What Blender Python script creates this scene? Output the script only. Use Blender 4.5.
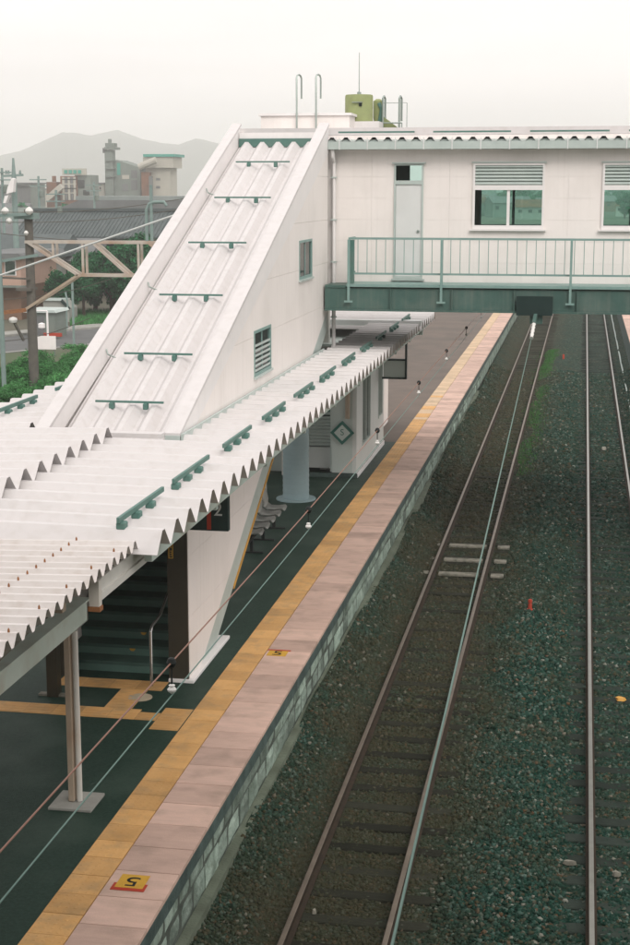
import bpy, math, random
import numpy as np
from mathutils import Vector, Matrix, noise
R = math.radians
random.seed(7); rng = np.random.default_rng(7)
for o in list(bpy.data.objects): bpy.data.objects.remove(o)
sc = bpy.context.scene
col = sc.collection

# ------------------------------------------------------------ camera
H = 8.15
F_PX, CXP, CYP, VXP, VYP = 1500., 315., 472.5, 586., 190.
PITCH = math.atan((CYP-VYP)/F_PX); YAW = math.atan((VXP-CXP)/math.hypot(F_PX, CYP-VYP))
cam = bpy.data.cameras.new('camera'); cam_o = bpy.data.objects.new('camera', cam); col.objects.link(cam_o)
cam.sensor_fit = 'VERTICAL'; cam.sensor_height = 36; cam.sensor_width = 24; cam.lens = F_PX/945*36
cam.clip_start = .1; cam.clip_end = 30000
cam_o.location = (0, 0, H); cam_o.rotation_euler = (R(90)-PITCH, 0, YAW)
sc.camera = cam_o
_f = Vector((-math.sin(YAW)*math.cos(PITCH), math.cos(YAW)*math.cos(PITCH), -math.sin(PITCH)))
_r = Vector((math.cos(YAW), math.sin(YAW), 0)); _u = _r.cross(_f)
def ray(x, y): return _f*F_PX+_r*(x-CXP)+_u*(CYP-y)
def at_z(x, y, Z): d = ray(x, y); return Vector((0, 0, H))+d*((Z-H)/d.z)
def at_y(x, y, Y): d = ray(x, y); return Vector((0, 0, H))+d*(Y/d.y)

# ------------------------------------------------------------ sky, sun, exposure
SUN_EL, SUN_AZ = R(42), R(152)      # azimuth measured from +Y, clockwise
w = bpy.data.worlds.new('World'); sc.world = w; w.use_nodes = True
nt = w.node_tree; nt.nodes.clear()
out = nt.nodes.new('ShaderNodeOutputWorld'); bg = nt.nodes.new('ShaderNodeBackground')
sky = nt.nodes.new('ShaderNodeTexSky'); sky.sky_type = 'NISHITA'; sky.sun_disc = False
sky.sun_elevation = SUN_EL; sky.sun_rotation = SUN_AZ; sky.air_density = 1; sky.dust_density = 4
tc = nt.nodes.new('ShaderNodeTexCoord')
mp = nt.nodes.new('ShaderNodeMapping'); mp.inputs['Scale'].default_value = (1.4, 1.4, 14)
nz = nt.nodes.new('ShaderNodeTexNoise'); nz.inputs['Scale'].default_value = 1.6; nz.inputs['Detail'].default_value = 5
cr = nt.nodes.new('ShaderNodeValToRGB')
cr.color_ramp.elements[0].position = .3; cr.color_ramp.elements[0].color = (10.6, 10.05, 9.85, 1)
cr.color_ramp.elements[1].position = .7; cr.color_ramp.elements[1].color = (13.0, 12.3, 12.0, 1)
mx = nt.nodes.new('ShaderNodeMix'); mx.data_type = 'RGBA'; mx.inputs[0].default_value = .93
L = nt.links
L.new(tc.outputs['Generated'], mp.inputs['Vector']); L.new(mp.outputs['Vector'], nz.inputs['Vector'])
L.new(nz.outputs['Fac'], cr.inputs['Fac'])
L.new(sky.outputs['Color'], mx.inputs[6]); L.new(cr.outputs['Color'], mx.inputs[7])
L.new(mx.outputs[2], bg.inputs['Color']); bg.inputs['Strength'].default_value = .1
L.new(bg.outputs[0], out.inputs['Surface'])
sun = bpy.data.lights.new('sun', 'SUN'); sun.energy = 1.5; sun.angle = R(25); sun.color = (1, .95, .9)
sun_o = bpy.data.objects.new('sun', sun); col.objects.link(sun_o)
sd = Vector((math.sin(SUN_AZ)*math.cos(SUN_EL), math.cos(SUN_AZ)*math.cos(SUN_EL), math.sin(SUN_EL)))
sun_o.rotation_euler = (-sd).to_track_quat('-Z', 'Y').to_euler()
sc.cycles.volume_bounces = 3
sc.view_settings.view_transform = 'Standard'; sc.view_settings.look = 'None'
sc.view_settings.exposure = 0.19; sc.view_settings.gamma = 1.0

# ------------------------------------------------------------ materials
def lin(c):
    return tuple(((v/255)/12.92 if v/255 <= .04045 else ((v/255+.055)/1.055)**2.4) for v in c)
MATS = {}
def mat(name, c, c2=None, rough=.7, scale=3., detail=6., metal=0., bump=0., bscale=None, spec=.25, stretch=None, island=0., dirt=None, orand=0., streak=0.):
    """c, c2 linear colours mixed by noise; dirt=(colour, amount, scale)"""
    m = bpy.data.materials.new(name); m.use_nodes = True; n = m.node_tree.nodes; l = m.node_tree.links
    p = n['Principled BSDF']; p.inputs['Roughness'].default_value = rough; p.inputs['Metallic'].default_value = metal
    p.inputs['Specular IOR Level'].default_value = spec
    g = n.new('ShaderNodeNewGeometry'); vec = g.outputs['Position']
    if stretch:
        mpn = n.new('ShaderNodeMapping'); mpn.inputs['Scale'].default_value = stretch
        l.new(vec, mpn.inputs['Vector']); vec = mpn.outputs['Vector']
    t = n.new('ShaderNodeTexNoise'); t.inputs['Scale'].default_value = scale; t.inputs['Detail'].default_value = detail
    t.inputs['Roughness'].default_value = .65
    l.new(vec, t.inputs['Vector'])
    rp = n.new('ShaderNodeValToRGB'); rp.color_ramp.elements[0].position = .32; rp.color_ramp.elements[1].position = .68
    c2 = c2 or tuple(v*.86 for v in c)
    rp.color_ramp.elements[0].color = (*c2, 1); rp.color_ramp.elements[1].color = (*c, 1)
    l.new(t.outputs['Fac'], rp.inputs['Fac']); outc = rp.outputs['Color']
    if dirt:
        dc, amt, dsc = dirt
        t2 = n.new('ShaderNodeTexNoise'); t2.inputs['Scale'].default_value = dsc; t2.inputs['Detail'].default_value = 8
        l.new(g.outputs['Position'], t2.inputs['Vector'])
        r2 = n.new('ShaderNodeValToRGB'); r2.color_ramp.elements[0].position = .48; r2.color_ramp.elements[1].position = .72
        r2.color_ramp.elements[0].color = (0, 0, 0, 1); r2.color_ramp.elements[1].color = (amt, amt, amt, 1)
        l.new(t2.outputs['Fac'], r2.inputs['Fac'])
        mm = n.new('ShaderNodeMix'); mm.data_type = 'RGBA'
        l.new(r2.outputs['Color'], mm.inputs[0]); l.new(outc, mm.inputs[6]); mm.inputs[7].default_value = (*dc, 1)
        outc = mm.outputs[2]
    if streak:
        ms = n.new('ShaderNodeMapping'); ms.inputs['Scale'].default_value = (5, 5, .22); l.new(g.outputs['Position'], ms.inputs['Vector'])
        ts = n.new('ShaderNodeTexNoise'); ts.inputs['Scale'].default_value = 1.6; ts.inputs['Detail'].default_value = 7; ts.inputs['Roughness'].default_value = .7; l.new(ms.outputs[0], ts.inputs['Vector'])
        rs_ = n.new('ShaderNodeValToRGB'); rs_.color_ramp.elements[0].position = .5; rs_.color_ramp.elements[1].position = .8
        rs_.color_ramp.elements[0].color = (0, 0, 0, 1); rs_.color_ramp.elements[1].color = (streak,)*3+(1,); l.new(ts.outputs['Fac'], rs_.inputs['Fac'])
        mk_ = n.new('ShaderNodeMix'); mk_.data_type = 'RGBA'; l.new(rs_.outputs['Color'], mk_.inputs[0]); l.new(outc, mk_.inputs[6]); mk_.inputs[7].default_value = (.40, .36, .31, 1); outc = mk_.outputs[2]
    if island:
        h = n.new('ShaderNodeHueSaturation'); ma = n.new('ShaderNodeMapRange')
        ma.inputs['To Min'].default_value = 1-island; ma.inputs['To Max'].default_value = 1+island
        l.new(g.outputs['Random Per Island'], ma.inputs['Value']); l.new(ma.outputs['Result'], h.inputs['Value'])
        l.new(outc, h.inputs['Color']); outc = h.outputs['Color']
    if orand:
        h = n.new('ShaderNodeHueSaturation'); ma = n.new('ShaderNodeMapRange'); oi = n.new('ShaderNodeObjectInfo')
        ma.inputs['To Min'].default_value = 1-orand; ma.inputs['To Max'].default_value = 1+orand
        l.new(oi.outputs['Random'], ma.inputs['Value']); l.new(ma.outputs['Result'], h.inputs['Value'])
        l.new(outc, h.inputs['Color']); outc = h.outputs['Color']
    l.new(outc, p.inputs['Base Color'])
    if bump:
        b = n.new('ShaderNodeBump'); b.inputs['Strength'].default_value = bump; b.inputs['Distance'].default_value = .02
        t3 = n.new('ShaderNodeTexNoise'); t3.inputs['Scale'].default_value = bscale or scale*6; t3.inputs['Detail'].default_value = 6
        l.new(g.outputs['Position'], t3.inputs['Vector']); l.new(t3.outputs['Fac'], b.inputs['Height'])
        l.new(b.outputs['Normal'], p.inputs['Normal'])
    MATS[name] = m
    return m
mat('roof_white', (.645, .62, .615), (.61, .59, .585), .42, 2., bump=.03, bscale=8, dirt=((.44, .40, .36), .22, 7), stretch=(.5, 1.6, 1))
mat('roof_old', (.66, .625, .605), (.61, .575, .555), .5, 2., bump=.03, bscale=8, dirt=((.40, .32, .25), .3, 7), stretch=(.5, 1.6, 1))
mat('wall_white', (.87, .82, .79), (.82, .775, .745), .6, .6, bump=.03, bscale=40, dirt=((.62, .58, .54), .3, .9), streak=.14)
mat('panel_white', (.72, .73, .72), (.66, .68, .67), .45, .7, dirt=((.5, .5, .47), .3, 1.1))
mat('trim_white', (.84, .81, .80), (.78, .76, .75), .45, 2., streak=.12)
mat('teal_metal', (.105, .215, .185), (.075, .165, .14), .5, 3, dirt=((.14, .16, .14), .4, 3))
mat('rail_grey', (.24, .36, .33), (.19, .31, .29), .45, 3)
mat('gutter_grey', (.50, .57, .54), (.43, .50, .475), .4, 3)
mat('girder', (.080, .150, .130), (.055, .112, .097), .5, 1.5, dirt=((.14, .17, .15), .5, 2.5), streak=.2)
mat('asphalt', (.022, .050, .036), (.008, .026, .018), .6, 22, bump=.4, bscale=90, dirt=((.042, .070, .054), .8, 1.1), spec=.14)
mat('asphalt_old', (.155, .125, .105), (.12, .10, .085), .85, .8, bump=.2, bscale=60, dirt=((.08, .075, .065), .6, .6))
mat('slab_pink', (.58, .405, .335), (.48, .34, .28), .8, 3, bump=.2, bscale=50, orand=.16, stretch=(.5, 2.6, 1), dirt=((.27, .205, .16), .5, 2.6))
mat('tactile', (.64, .375, .15), (.53, .30, .11), .7, 2.5, bump=.1, bscale=60, orand=.16, dirt=((.36, .25, .13), .6, 4.2))
mat('tactile_pale', (.60, .44, .29), (.48, .36, .24), .8, 2.5, orand=.12, dirt=((.36, .29, .2), .6, 2.2))  # paler, less saturated tone for the tiles further along
mat('stone_block', (.33, .41, .35), (.17, .23, .19), .9, 4, bump=.9, bscale=22, orand=.32, dirt=((.07, .095, .07), .8, 2.6))
mat('mortar', (.105, .125, .105), (.06, .075, .062), .95, 6, bump=.5)
mat('coping', (.085, .125, .115), (.04, .065, .058), .85, 3, bump=.4, bscale=25, dirt=((.025, .04, .036), .7, 2.5))
mat('footing', (.17, .20, .15), (.09, .11, .08), .9, 4, bump=.6, dirt=((.05, .06, .04), .8, 2))
mat('concrete', (.34, .34, .31), (.26, .26, .24), .85, 3, bump=.2, dirt=((.18, .17, .15), .6, 2))
def stone_mat(name, stops, brown, bump, per_island):
    m = bpy.data.materials.new(name); m.use_nodes = True; n = m.node_tree.nodes; l = m.node_tree.links; p = n['Principled BSDF']
    p.inputs['Roughness'].default_value = .95; p.inputs['Specular IOR Level'].default_value = .06
    g = n.new('ShaderNodeNewGeometry'); rp = n.new('ShaderNodeValToRGB'); rp.color_ramp.interpolation = 'LINEAR'
    while len(rp.color_ramp.elements) < len(stops): rp.color_ramp.elements.new(.5)
    for e, (q, c) in zip(rp.color_ramp.elements, stops): e.position = q; e.color = (*c, 1)
    if per_island: l.new(g.outputs['Random Per Island'], rp.inputs['Fac'])
    else:
        t0 = n.new('ShaderNodeTexVoronoi'); t0.inputs['Scale'].default_value = 17; l.new(g.outputs['Position'], t0.inputs['Vector'])
        sp_ = n.new('ShaderNodeSeparateColor'); l.new(t0.outputs['Color'], sp_.inputs[0]); l.new(sp_.outputs[0], rp.inputs['Fac'])
    # rust-brown dust, heaviest along the platform track
    sx = n.new('ShaderNodeSeparateXYZ'); l.new(g.outputs['Position'], sx.inputs[0])
    a = n.new('ShaderNodeMath'); a.operation = 'ADD'; a.inputs[1].default_value = 2.6; l.new(sx.outputs[0], a.inputs[0])
    b = n.new('ShaderNodeMath'); b.operation = 'ABSOLUTE'; l.new(a.outputs[0], b.inputs[0])
    mr = n.new('ShaderNodeMapRange'); mr.inputs[1].default_value = .5; mr.inputs[2].default_value = 1.9; mr.inputs[3].default_value = .34; mr.inputs[4].default_value = 0.
    l.new(b.outputs[0], mr.inputs[0])
    t = n.new('ShaderNodeTexNoise'); t.inputs['Scale'].default_value = .7; t.inputs['Detail'].default_value = 9; t.inputs['Roughness'].default_value = .7; l.new(g.outputs['Position'], t.inputs['Vector'])
    ad = n.new('ShaderNodeMath'); ad.operation = 'ADD'; l.new(mr.outputs[0], ad.inputs[0]); l.new(t.outputs['Fac'], ad.inputs[1])
    m2 = n.new('ShaderNodeMapRange'); m2.inputs[1].default_value = .46; m2.inputs[2].default_value = .86; m2.inputs[3].default_value = 0; m2.inputs[4].default_value = .72; l.new(ad.outputs[0], m2.inputs[0])
    mx_ = n.new('ShaderNodeMix'); mx_.data_type = 'RGBA'; l.new(m2.outputs[0], mx_.inputs[0]); l.new(rp.outputs[0], mx_.inputs[6]); mx_.inputs[7].default_value = (*brown, 1)
    l.new(mx_.outputs[2], p.inputs['Base Color'])
    t3 = n.new('ShaderNodeTexNoise'); t3.inputs['Scale'].default_value = 40; l.new(g.outputs['Position'], t3.inputs['Vector'])
    bp = n.new('ShaderNodeBump'); bp.inputs['Strength'].default_value = bump; bp.inputs['Distance'].default_value = .02; l.new(t3.outputs['Fac'], bp.inputs['Height']); l.new(bp.outputs[0], p.inputs['Normal'])
    MATS[name] = m
STOPS = [(0, (.007, .026, .018)), (.35, (.016, .050, .036)), (.62, (.028, .072, .055)), (.78, (.066, .058, .034)), (.86, (.042, .095, .078)), (.93, (.10, .145, .12)), (.97, (.10, .058, .03)), (1., (.26, .28, .24))]
stone_mat('stone', STOPS, (.060, .049, .027), .4, True)
stone_mat('bed', [(q, tuple(v*.75 for v in c)) for q, c in STOPS], (.050, .042, .024), 1., False)
mat('soil', (.085, .07, .045), (.05, .05, .035), .95, 2, bump=.6)
mat('rail_steel', (.33, .33, .30), (.26, .26, .235), .36, 3, metal=.85)
mat('rail_dull', (.20, .165, .13), (.14, .115, .09), .5, 3, metal=.55)
mat('rail_rust', (.050, .036, .025), (.032, .026, .02), .9, 6, bump=.3, spec=.1)
mat('sleeper_wood', (.032, .033, .023), (.02, .022, .016), .95, 4, stretch=(1, 8, 8), bump=.5, orand=.3, spec=.08)
mat('sleeper_concrete', (.034, .045, .037), (.022, .031, .026), .95, 5, bump=.4, orand=.25, spec=.08)
mat('pale_board', (.30, .285, .235), (.17, .165, .135), .9, 9, dirt=((.07, .075, .055), .8, 6))
mat('dark_hole', (.012, .02, .018), None, .9)
mat('steps', (.06, .12, .10), (.04, .085, .07), .7, 3)
mat('riser', (.10, .19, .16), (.08, .155, .13), .7, 3)
mat('bronze', (.065, .058, .042), (.05, .045, .033), .4, 2, metal=.3)
mat('yellow', (.62, .36, .045), (.5, .29, .04), .6, 9)
mat('ochre', (.62, .33, .07), (.5, .27, .06), .6, 2)
mat('red', (.42, .05, .025), None, .6)
mat('black', (.012, .016, .015), None, .6)
mat('sign_dark', (.015, .035, .032), None, .5)
mat('sign_green', (.03, .14, .11), None, .5)
mat('sign_white', (.6, .63, .61), None, .6)
mat('interior', (.18, .22, .20), None, .8)
mat('post_beige', (.44, .36, .28), (.36, .29, .22), .55, 2, dirt=((.25, .16, .1), .6, 2))
mat('post_white', (.66, .65, .61), (.58, .57, .53), .5, 2, dirt=((.4, .3, .2), .4, 2))
mat('beam_mint', (.52, .60, .55), (.44, .52, .47), .5, 1.5, dirt=((.32, .27, .2), .5, 2))
mat('drum', (.30, .40, .42), (.26, .35, .37), .55, 2)
mat('seat', (.36, .36, .34), (.28, .29, .27), .3, 3, metal=.5)
mat('wr_wall', (.50, .56, .53), (.45, .51, .48), .6, 1.2)
mat('wr_side', (.62, .64, .62), (.56, .59, .57), .6, 1.2)
mat('chrome', (.5, .5, .48), None, .25, metal=.9)
mat('rust', (.34, .15, .06), (.22, .10, .05), .9, 8)
mat('gantry_white', (.54, .49, .43), (.45, .40, .35), .7, 3, dirt=((.33, .19, .11), .7, 1.5))
mat('pole', (.14, .13, .11), (.10, .095, .085), .85, 2, bump=.2)
mat('pole_grey', (.22, .30, .28), None, .6)
mat('wire_red', (.27, .14, .10), None, .5)
mat('wire_teal', (.13, .22, .19), None, .5)
mat('porcelain', (.78, .77, .74), None, .3)
mat('olive', (.30, .34, .15), (.25, .29, .13), .6, 2, dirt=((.2, .2, .1), .5, 3))
mat('steel', (.36, .42, .39), None, .4, metal=.6)
mat('ground', (.12, .11, .085), (.085, .09, .06), .95, .15, bump=.3, dirt=((.055, .10, .035), .9, .05))
mat('road', (.13, .135, .135), (.10, .105, .105), .85, .6)
mat('grass', (.085, .27, .085), (.04, .15, .045), .8, 1.6, island=.5, spec=.08)
mat('weed', (.06, .20, .045), (.035, .12, .03), .9, 1.5, island=.35, spec=.05)
mat('moss', (.030, .080, .025), (.018, .048, .017), .95, 1.5, island=.4, spec=.05)
mat('leaf', (.035, .150, .062), (.016, .082, .034), .8, .5, island=.45, spec=.08)
mat('leaf_far', (.035, .15, .07), (.02, .10, .05), .9, .1, island=.35, spec=.05)
mat('bark', (.07, .055, .04), None, .95)
mat('tile_roof', (.095, .115, .115), (.07, .088, .088), .6, 1.)
mat('house_wall', (.32, .33, .30), (.25, .26, .24), .8, .5)
mat('pink_wall', (.50, .34, .27), (.42, .29, .23), .8, .6)
mat('brown_wall', (.20, .12, .08), (.14, .09, .06), .8, .6)
mat('pale_wall', (.55, .53, .48), (.45, .44, .40), .8, .4)
mat('plant_grey', (.20, .235, .21), (.14, .17, .15), .8, .25)
mat('plant_rust', (.23, .095, .045), (.11, .06, .04), .85, .4)
mat('plant_pale', (.46, .44, .38), (.38, .37, .32), .8, .2)
mat('roof_teal', (.05, .33, .26), None, .6)
mat('far_roof', (.17, .18, .18), (.12, .125, .125), .7, .3)
mat('mountain', (.05, .08, .05), (.035, .06, .04), .95, .01)
mat('canopy_grey', (.25, .28, .27), (.2, .23, .22), .6, .5)
mat('car_red', (.35, .03, .02), None, .3)
mat('cone', (.65, .12, .04), None, .5)
mat('tyre', (.015, .015, .015), None, .8)
mat('manhole', (.5, .42, .3), (.4, .34, .25), .7, 5)
# glass
def glass(name, tint, alpha, rough=.03):
    m = bpy.data.materials.new(name); m.use_nodes = True; n = m.node_tree.nodes; l = m.node_tree.links
    for x in list(n): n.remove(x)
    o = n.new('ShaderNodeOutputMaterial'); t = n.new('ShaderNodeBsdfTransparent'); g = n.new('ShaderNodeBsdfGlossy')
    t.inputs['Color'].default_value = (*tint, 1); g.inputs['Roughness'].default_value = rough
    f = n.new('ShaderNodeFresnel'); f.inputs['IOR'].default_value = 1.5
    ad = n.new('ShaderNodeMath'); ad.operation = 'ADD'; ad.inputs[1].default_value = alpha
    l.new(f.outputs[0], ad.inputs[0]); mi = n.new('ShaderNodeMixShader')
    l.new(ad.outputs[0], mi.inputs[0]); l.new(t.outputs[0], mi.inputs[1]); l.new(g.outputs[0], mi.inputs[2])
    l.new(mi.outputs[0], o.inputs['Surface']); MATS[name] = m
glass('glass', (.84, .96, .925), .01)
glass('glass_dark', (.5, .62, .59), .06)

# ------------------------------------------------------------ mesh helpers
class MB:
    def __init__(s): s.v = []; s.f = []; s.smooth = False
    def add(s, vs, fs):
        n = len(s.v); s.v += [tuple(p) for p in vs]; s.f += [tuple(n+i for i in f) for f in fs]; return s
    def box(s, x0, x1, y0, y1, z0, z1):
        return s.add([(x, y, z) for z in (z0, z1) for y in (y0, y1) for x in (x0, x1)],
                     [(0, 2, 3, 1), (4, 5, 7, 6), (0, 1, 5, 4), (2, 6, 7, 3), (0, 4, 6, 2), (1, 3, 7, 5)])
    def bar(s, a, b, wd, ht=None, up=(0, 0, 1)):
        ht = ht or wd; a = Vector(a); b = Vector(b); d = (b-a).normalized(); u = Vector(up)
        if abs(d.dot(u)) > .98: u = Vector((0, 1, 0))
        sx = d.cross(u).normalized(); sy = sx.cross(d)
        vs = [p+sx*i*wd/2+sy*j*ht/2 for p in (a, b) for i, j in ((-1, -1), (1, -1), (1, 1), (-1, 1))]
        return s.add(vs, [(3, 2, 1, 0), (4, 5, 6, 7), (0, 1, 5, 4), (1, 2, 6, 5), (2, 3, 7, 6), (3, 0, 4, 7)])
    def tube(s, pts, r, n=10, cap=True):
        pts = [Vector(p) for p in pts]; rs = r if isinstance(r, (list, tuple)) else [r]*len(pts)
        rings = []; prev = None
        for i, p in enumerate(pts):
            d = ((pts[min(i+1, len(pts)-1)]-pts[max(i-1, 0)])).normalized()
            u = prev if prev is not None else (Vector((0, 0, 1)) if abs(d.z) < .9 else Vector((1, 0, 0)))
            sx = d.cross(u).normalized(); sy = sx.cross(d).normalized(); prev = sy
            rings.append([p+(sx*math.cos(2*math.pi*k/n)+sy*math.sin(2*math.pi*k/n))*rs[i] for k in range(n)])
        vs = [q for rg in rings for q in rg]; fs = []
        for i in range(len(pts)-1):
            for k in range(n): fs.append((i*n+k, i*n+(k+1) % n, (i+1)*n+(k+1) % n, (i+1)*n+k))
        if cap: fs += [tuple(reversed(range(n))), tuple(range((len(pts)-1)*n, len(pts)*n))]
        s.smooth = True
        return s.add(vs, fs)
    def prism(s, poly, axis, a, b):
        """poly: 2-D points; axis 'x': (y,z) extruded over x, 'y': (x,z), 'z': (x,y)"""
        def P(p, t): return {'x': (t, p[0], p[1]), 'y': (p[0], t, p[1]), 'z': (p[0], p[1], t)}[axis]
        n = len(poly); vs = [P(p, a) for p in poly]+[P(p, b) for p in poly]
        return s.add(vs, [tuple(reversed(range(n))), tuple(range(n, 2*n))]+[(i, (i+1) % n, n+(i+1) % n, n+i) for i in range(n)])
    def lathe(s, prof, c, n=16):
        vs = [(c[0]+r*math.cos(2*math.pi*k/n), c[1]+r*math.sin(2*math.pi*k/n), c[2]+z) for r, z in prof for k in range(n)]
        fs = [(i*n+k, i*n+(k+1) % n, (i+1)*n+(k+1) % n, (i+1)*n+k) for i in range(len(prof)-1) for k in range(n)]
        fs += [tuple(reversed(range(n))), tuple(range((len(prof)-1)*n, len(prof)*n))]
        s.smooth = True
        return s.add(vs, fs)
    def build(s, name, m, parent=None, bevel=0, weld=True):
        if not s.v: return None
        V = np.array(s.v, dtype=float); lo, hi = V.min(0), V.max(0)
        c = np.array([(lo[0]+hi[0])/2, (lo[1]+hi[1])/2, lo[2]])
        me = bpy.data.meshes.new(name); me.from_pydata([tuple(p) for p in (V-c)], [], s.f)
        import bmesh
        if len(s.f) < 60000:
            bm = bmesh.new(); bm.from_mesh(me); bmesh.ops.recalc_face_normals(bm, faces=bm.faces)
            if bevel:
                bmesh.ops.bevel(bm, geom=list(bm.edges), offset=bevel, segments=1, affect='EDGES', clamp_overlap=True)
            bm.to_mesh(me); bm.free()
        me.materials.append(MATS[m])
        if s.smooth: me.shade_smooth(); me.set_sharp_from_angle(angle=R(35))
        o = bpy.data.objects.new(name, me); col.objects.link(o); place(o, Vector(c), parent)
        return o
WORLD = {}
def place(o, wloc, parent=None):
    WORLD[o.name] = Vector(wloc)
    if parent is not None:
        o.parent = parent; o.location = Vector(wloc)-WORLD[parent.name]
    else: o.location = wloc
def tag(o, label, cat, group=None):
    o['label'] = label; o['category'] = cat
    if group: o['group'] = group
    return o
def kind(o, k): o['kind'] = k; return o
def thing(name, loc, label, cat, group=None):
    o = bpy.data.objects.new(name, None); col.objects.link(o); o.empty_display_size = .2
    place(o, Vector(loc)); return tag(o, label, cat, group)
def share(o, name, wloc, parent=None, rot=None, scale=None):
    c = bpy.data.objects.new(name, o.data); col.objects.link(c); place(c, wloc, parent)
    if rot: c.rotation_euler = rot
    if scale: c.scale = scale
    return c
def text_mesh(s, size, m, loc, rot, parent=None, name='lettering', depth=.003):
    cu = bpy.data.curves.new('t', 'FONT'); cu.body = s; cu.size = size; cu.extrude = depth
    cu.align_x = 'CENTER'; cu.align_y = 'CENTER'
    t = bpy.data.objects.new('t', cu); col.objects.link(t)
    dg = bpy.context.evaluated_depsgraph_get(); me = bpy.data.meshes.new_from_object(t.evaluated_get(dg))
    bpy.data.objects.remove(t); me.materials.clear(); me.materials.append(MATS[m])
    o = bpy.data.objects.new(name, me); col.objects.link(o); place(o, Vector(loc), parent); o.rotation_euler = rot
    return o
def clip(poly, conv):
    """Sutherland-Hodgman: poly clipped by convex CCW polygon"""
    outp = list(poly)
    for i in range(len(conv)):
        a, b = conv[i], conv[(i+1) % len(conv)]; inp, outp = outp, []
        def side(p): return (b[0]-a[0])*(p[1]-a[1])-(b[1]-a[1])*(p[0]-a[0])
        for j in range(len(inp)):
            p, q = inp[j], inp[(j+1) % len(inp)]; sp, sq = side(p), side(q)
            if sp >= 0: outp.append(p)
            if (sp >= 0) != (sq >= 0):
                t = sp/(sp-sq); outp.append((p[0]+t*(q[0]-p[0]), p[1]+t*(q[1]-p[1])))
        if len(outp) < 3: return []
    return outp
def rect_minus(r, holes):
    rs = [r]
    for (hx0, hx1, hz0, hz1) in holes:
        nr = []
        for (x0, x1, z0, z1) in rs:
            if hx0 >= x1 or hx1 <= x0 or hz0 >= z1 or hz1 <= z0: nr.append((x0, x1, z0, z1)); continue
            if hz0 > z0: nr.append((x0, x1, z0, hz0))
            if hz1 < z1: nr.append((x0, x1, hz1, z1))
            za, zb = max(z0, hz0), min(z1, hz1)
            if hx0 > x0: nr.append((x0, hx0, za, zb))
            if hx1 < x1: nr.append((hx1, x1, za, zb))
        rs = nr
    return rs
def folded(pitch, depth, n, top=.22, bot=.24):
    """(s, h) polyline of a folded metal sheet with n ribs, starting at a valley"""
    p = []; fl = (1-top-bot)/2
    for i in range(n):
        b = i*pitch
        p += [(b, 0), (b+bot*pitch/2, 0), (b+(bot/2+fl)*pitch, depth), (b+(bot/2+fl+top)*pitch, depth), (b+(1-bot/2)*pitch, 0)]
    p.append((n*pitch, 0)); return p
def sheet_x(mb, prof, y0, x0, z0, x1, z1, th=.006):
    """sheet whose ribs run along X from (x0,z0) to (x1,z1); profile along Y from y0"""
    n = len(prof); vs = []
    for x, z in ((x0, z0), (x1, z1)):
        vs += [(x, y0+s, z+h) for s, h in prof]+[(x, y0+s, z+h-th) for s, h in prof]
    fs = []
    for i in range(n-1):
        fs += [(i, i+1, 2*n+i+1, 2*n+i), (n+i+1, n+i, 3*n+i, 3*n+i+1), (i, n+i, n+i+1, i+1), (2*n+i, 2*n+i+1, 3*n+i+1, 3*n+i)]
    fs += [(0, 2*n, 3*n, n), (n-1, 2*n-1, 4*n-1, 3*n-1)]
    return mb.add(vs, fs)
def sheet_y(mb, prof, x0, y0, z0, y1, z1, th=.006):
    n = len(prof); vs = []
    for y, z in ((y0, z0), (y1, z1)):
        vs += [(x0+s, y, z+h) for s, h in prof]+[(x0+s, y, z+h-th) for s, h in prof]
    fs = []
    for i in range(n-1):
        fs += [(i, i+1, 2*n+i+1, 2*n+i), (n+i+1, n+i, 3*n+i, 3*n+i+1), (i, n+i, n+i+1, i+1), (2*n+i, 2*n+i+1, 3*n+i+1, 3*n+i)]
    fs += [(0, 2*n, 3*n, n), (n-1, 2*n-1, 4*n-1, 3*n-1)]
    return mb.add(vs, fs)

# ============================================================ GROUND
PZ = 1.10                       # platform top
PE = -3.97                      # platform edge
PW = -9.25                      # other platform edge
GZ = -.42
g = MB(); 
xs = [-3900, -1500, -600, -120, -40, -9.4, 6, 60, 400, 1500, 3900]; ys = [-110, 0, 40, 120, 300, 900, 1600, 2950]
g.add([(x, y, GZ) for y in ys for x in xs], [(j*len(xs)+i, j*len(xs)+i+1, (j+1)*len(xs)+i+1, (j+1)*len(xs)+i) for j in range(len(ys)-1) for i in range(len(xs)-1)])
kind(g.build('ground', 'ground'), 'structure')

# ballast bed between the platforms
def bed_z(x, y):
    z = -.19
    dl = x-PE
    if dl < 1.0: z += .50*(1-dl/1.0)**1.3*(.85+.3*noise.noise(Vector((y*.35, 1.7, 0))))
    dr = 2.28-x
    if dr < .6: z += .25*(1-dr/.6)
    for c in (-2.48, .90):
        pass
    if -1.6 < x < .1: z += .10*math.sin((x+1.6)/1.7*math.pi)
    return z+.03*noise.noise(Vector((x*1.1, y*.7, 3)))
BX0, BX1 = PE-.02, 2.28
nx, ny = 26, 320
bv = []; 
for j in range(ny+1):
    y = 6+(150-6)*(j/ny)**1.5
    for i in range(nx+1):
        x = BX0+(BX1-BX0)*i/nx; bv.append((x, y, bed_z(x, y)))
b = MB(); b.add(bv, [(j*(nx+1)+i, j*(nx+1)+i+1, (j+1)*(nx+1)+i+1, (j+1)*(nx+1)+i) for j in range(ny) for i in range(nx)])
kind(b.build('ballast_bed', 'bed'), 'structure')
lb = MB(); lb.box(-21.5, PW-.03, -10, 150, GZ-.3, -.22)
kind(lb.build('ballast_bed_beyond_platform', 'bed'), 'structure')

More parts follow.
